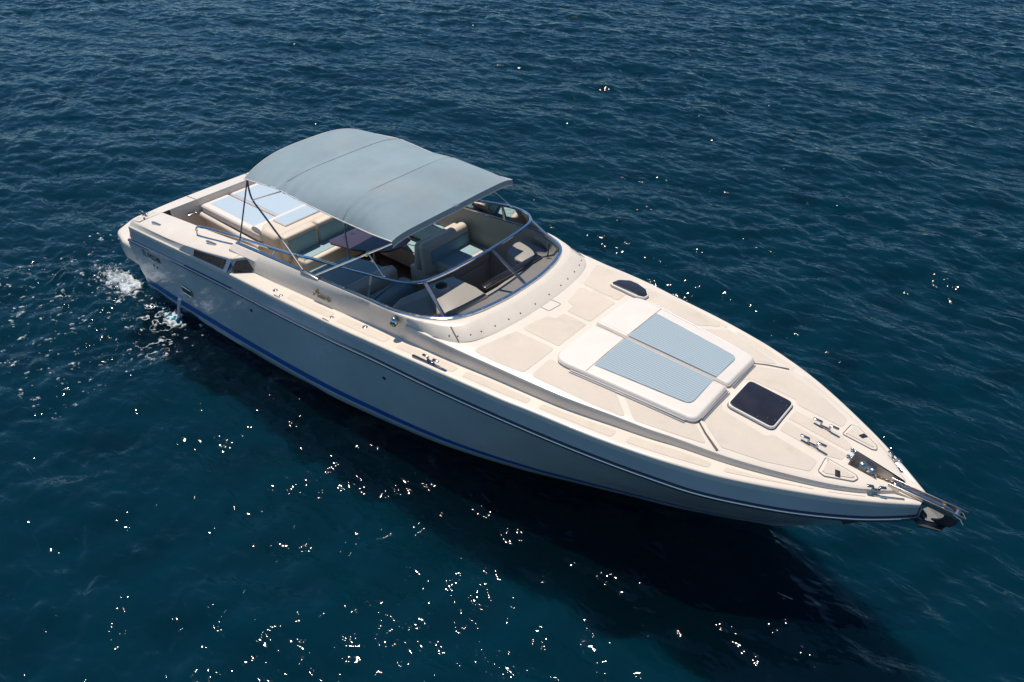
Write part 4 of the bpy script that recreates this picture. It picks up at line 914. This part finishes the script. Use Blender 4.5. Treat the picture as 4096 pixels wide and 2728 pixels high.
def grid_mesh(name, keep, zoff, mat):
    """mesh of the grid cells where keep is True"""
    ii, jj = np.nonzero(keep[:-1, :-1]); a = ii*NW + jj; q = np.stack([a, a+NW, a+NW+1, a+1], -1)
    used = np.unique(q); rem = np.full(NW*NW, -1); rem[used] = np.arange(len(used)); q = rem[q]
    c_ = co[used].copy(); c_[:, 2] += zoff[used] if hasattr(zoff, '__len__') else zoff
    me = bpy.data.meshes.new(name); me.vertices.add(len(c_)); me.vertices.foreach_set('co', c_.ravel())
    me.loops.add(q.size); me.loops.foreach_set('vertex_index', q.ravel().astype(np.int32)); me.polygons.add(len(q))
    me.polygons.foreach_set('loop_start', np.arange(0, q.size, 4, dtype=np.int32)); me.polygons.foreach_set('loop_total', np.full(len(q), 4, dtype=np.int32))
    me.update(calc_edges=True); me.polygons.foreach_set('use_smooth', np.ones(len(q), dtype=bool)); me.materials.append(mat)
    o = bpy.data.objects.new(name, me); col.objects.link(o); return o
inside_hull = np.abs(GY) < (np.interp(GX, [-13.3, -9, -7, -5, -3, -2.4], [1.8, 1.75, 1.5, 1.0, .3, 0.0], left=0, right=0) - .12)
wat = grid_mesh('water', ~inside_hull, 0.0, wmat); tag(wat, 'dark blue rippled sea water with scattered sun glints', 'water', kind='structure')
# the sea beyond, out to the horizon
mb = MB(); R = 3000; a0, a1, b0, b1 = X0+.3, X0+LW-.35, Y0w+.3, Y0w+LW-.35
xs_ = [-R, a0, a1, R]; ys_ = [-R, b0, b1, R]
mb.add([(x, y, -.012) for x in xs_ for y in ys_], [(i*4+j, (i+1)*4+j, (i+1)*4+j+1, i*4+j+1) for i in range(3) for j in range(3) if (i, j) != (1, 1)])
sea = mb.build('water', wmat, None, smooth=False); tag(sea, 'open sea reaching the horizon', 'water', kind='structure')
dm = pbr('deep_water_sheet', WDEEP if 'WDEEP' in globals() else (0.002, 0.052, 0.074), 0.9, var=0.10, vscale=0.35, spec=0.0)  # opaque sheet added below the surface, stands in for light scattered at depth
b_ = [n for n in dm.node_tree.nodes if n.type == 'BSDF_PRINCIPLED'][0]
b_.subsurface_method = 'BURLEY'; b_.inputs['Subsurface Weight'].default_value = 1.0; b_.inputs['Subsurface Radius'].default_value = (0.8, 1.0, 1.0); b_.inputs['Subsurface Scale'].default_value = 1.1
nd = 220; xd = np.concatenate([[-R], np.linspace(-30, 8, nd), [R]]); yd = np.concatenate([[-R], np.linspace(-12, 26, nd), [R]])
rd = np.random.default_rng(77); WV = [(rd.normal()*4.5, rd.normal()*4.5, rd.random()*6.28) for _ in range(14)]
DX, DY = np.meshgrid(xd, yd, indexing='ij'); DZ = sum(np.sin(a*DX + b*DY + c_) for a, b, c_ in WV)*.045 - .95; DZ[0], DZ[-1], DZ[:, 0], DZ[:, -1] = -.95, -.95, -.95, -.95  # rippled so the boat's shadow on the added sheet gets a broken edge
md = bpy.data.meshes.new('deep_water_sheet'); n_ = nd+2
md.from_pydata(np.stack([DX, DY, DZ], -1).reshape(-1, 3).tolist(), [], [(i*n_+j, (i+1)*n_+j, (i+1)*n_+j+1, i*n_+j+1) for i in range(n_-1) for j in range(n_-1)])
md.polygons.foreach_set('use_smooth', [True]*len(md.polygons)); md.materials.append(dm); od = bpy.data.objects.new('deep_water_sheet', md); col.objects.link(od); tag(od, 'teal sheet added under the surface to stand in for the water body', 'water', kind='structure')
# foam lace and splash
fm = pbr('foam', (0.62, 0.67, 0.69), 0.6, spec=0.5)
sp_m = pbr('spray', (0.62, 0.67, 0.69), 0.5, alpha=0.6)
nt = fm.node_tree; at = nt.nodes.new('ShaderNodeAttribute'); at.attribute_name = 'dens'; pb = [n for n in nt.nodes if n.type == 'BSDF_PRINCIPLED'][0]
nz = nt.nodes.new('ShaderNodeTexNoise'); nz.inputs['Scale'].default_value = 38; nz.inputs['Detail'].default_value = 3; tc_ = nt.nodes.new('ShaderNodeTexCoord'); nt.links.new(tc_.outputs['Object'], nz.inputs['Vector'])
ma = nt.nodes.new('ShaderNodeMath'); ma.operation = 'ADD'; nt.links.new(at.outputs['Fac'], ma.inputs[0]); nt.links.new(nz.outputs[0], ma.inputs[1])
mr_ = nt.nodes.new('ShaderNodeMapRange'); mr_.inputs[1].default_value = .55; mr_.inputs[2].default_value = 1.15; mr_.inputs[4].default_value = .92; nt.links.new(ma.outputs[0], mr_.inputs[0]); nt.links.new(mr_.outputs[0], pb.inputs['Alpha'])
# finer grid would be wasteful everywhere: foam is cut from its own small fine sheet riding on the same surface
def surf_z(x, y):
    fx = (x - X0)/(LW/NW); fy = (y - Y0w)/(LW/NW); i = np.clip(fx.astype(int), 0, NW-2); j = np.clip(fy.astype(int), 0, NW-2); u = fx-i; v = fy-j
    return Z[i, j]*(1-u)*(1-v) + Z[i+1, j]*u*(1-v) + Z[i, j+1]*(1-u)*v + Z[i+1, j+1]*u*v
NF = 512; LF = 5.12; FX0, FY0 = -16.2, -5.0
kf = np.fft.fftfreq(NF, LF/NF)*2*np.pi; FKX, FKY = np.meshgrid(kf, kf, indexing='ij'); FK = np.hypot(FKX, FKY)
def fnoise(l, seed):
    r = np.random.default_rng(seed); A = np.exp(-(FK*l/(2*np.pi))**2*2)*(r.normal(size=FK.shape) + 1j*r.normal(size=FK.shape)); A[0, 0] = 0
    q = np.fft.ifft2(A).real; return q/q.std()
FX, FY = np.meshgrid(FX0 + np.arange(NF)*LF/NF, FY0 + np.arange(NF)*LF/NF, indexing='ij')
na, nb, nc = fnoise(.30, 71), fnoise(.13, 62), fnoise(.055, 63)
ridge = np.abs(na + .45*nb + .12*nc)
r1 = np.exp(-(((FX+12.0)*.86 - (FY+2.85)*.5)/1.05)**2 - (((FX+12.0)*.5 + (FY+2.85)*.86)/.50)**2)
r2 = np.exp(-((FX+13.85)/.60)**2 - ((FY+2.22)/.30)**2)
r3 = np.exp(-((FX+12.05)/.30)**2 - ((FY+2.32)/.14)**2)
r4 = np.exp(-((FX+14.7)/.9)**2 - ((FY+2.7)/.55)**2)
d1 = .85*np.clip((.24*np.clip(r1*1.5, 0, 1) - .05 - ridge)/.10, 0, 1)*np.clip(.45 + .5*fnoise(.5, 66), 0, 1)
d2 = .85*np.clip((r2*1.3 + .14*nb + .22*nc - .38)/.8, 0, 1); d3 = np.clip((r3*1.2 + .12*nb + .15*nc - .40)/.7, 0, 1)
d4 = np.clip((.14*np.clip(r4*1.5, 0, 1) - .03 - ridge)/.08, 0, 1)*np.clip(.1 + .5*fnoise(.4, 67), 0, .8)
dens = np.clip(np.maximum.reduce([d1, d2, d3*.9, d4]), 0, 1); mask = dens > .03
mask &= ~((np.abs(FY) < 1.98) & (FX > -13.45))
ii, jj = np.nonzero(mask[:-1, :-1]); a = ii*NF+jj; q = np.stack([a, a+NF, a+NF+1, a+1], -1); used = np.unique(q); rem = np.full(NF*NF, -1); rem[used] = np.arange(len(used)); q = rem[q]
fz = surf_z(FX.ravel()[used], FY.ravel()[used]) + .012 + .010*np.clip(nc.ravel()[used], -1, 2) + .10*np.clip(r2.ravel()[used]-.4, 0, 1)*(1+.5*nb.ravel()[used])
me = bpy.data.meshes.new('sea_foam'); me.from_pydata(np.stack([FX.ravel()[used], FY.ravel()[used], fz], -1).tolist(), [], q.tolist()); me.polygons.foreach_set('use_smooth', [True]*len(me.polygons)); me.materials.append(fm); at_ = me.attributes.new('dens', 'FLOAT', 'POINT'); at_.data.foreach_set('value', dens.ravel()[used].astype(np.float32))
fo = bpy.data.objects.new('sea_foam', me); col.objects.link(fo); tag(fo, 'lacy white foam on the water beside the stern', 'foam', kind='stuff')
# spray droplets thrown up at the exhaust
r = np.random.default_rng(9); mb = MB()
for k in range(900):
    t = r.random(); c_ = (-13.75 - abs(r.normal())*.35 + .1, -2.15 - abs(r.normal())*.16, .03 + abs(r.normal())*.10)
    s_ = .004 + .010*r.random()**2
    x, y, z = c_; mb.add([(x+s_, y, z), (x-s_, y, z), (x, y+s_, z), (x, y-s_, z), (x, y, z+s_), (x, y, z-s_)], [(0, 2, 4), (2, 1, 4), (1, 3, 4), (3, 0, 4), (2, 0, 5), (1, 2, 5), (3, 1, 5), (0, 3, 5)])
tag(mb.build('exhaust_spray', sp_m, None), 'white spray thrown up at the stern corner', 'spray', kind='stuff')
# cooling water running from the outlet
jm = pbr('running_water', (0.62, 0.67, 0.70), 0.4, alpha=0.6, var=.2, vscale=20)
mb = MB()
for k in range(5):
    dx = (k-2)*.022; pts = [(-11.90+dx, -2.115, .47), (-11.92+dx*.8, -2.16, .38), (-11.95+dx*.6+.01*sin(k), -2.20, .22), (-11.98+dx*.5, -2.235+.01*cos(3*k), .02), (-11.985+dx*.6, -2.24, -.05)]
    mb.tube(spline(pts, 4), [.010 + .004*sin(i*1.7+k) + .00045*i for i in range(17)], 7)
tag(mb.build('water_stream', jm, None), 'stream of cooling water falling from the hull outlet', 'stream', kind='stuff')

for o in bpy.data.objects:
    if '_o' in o: del o['_o']
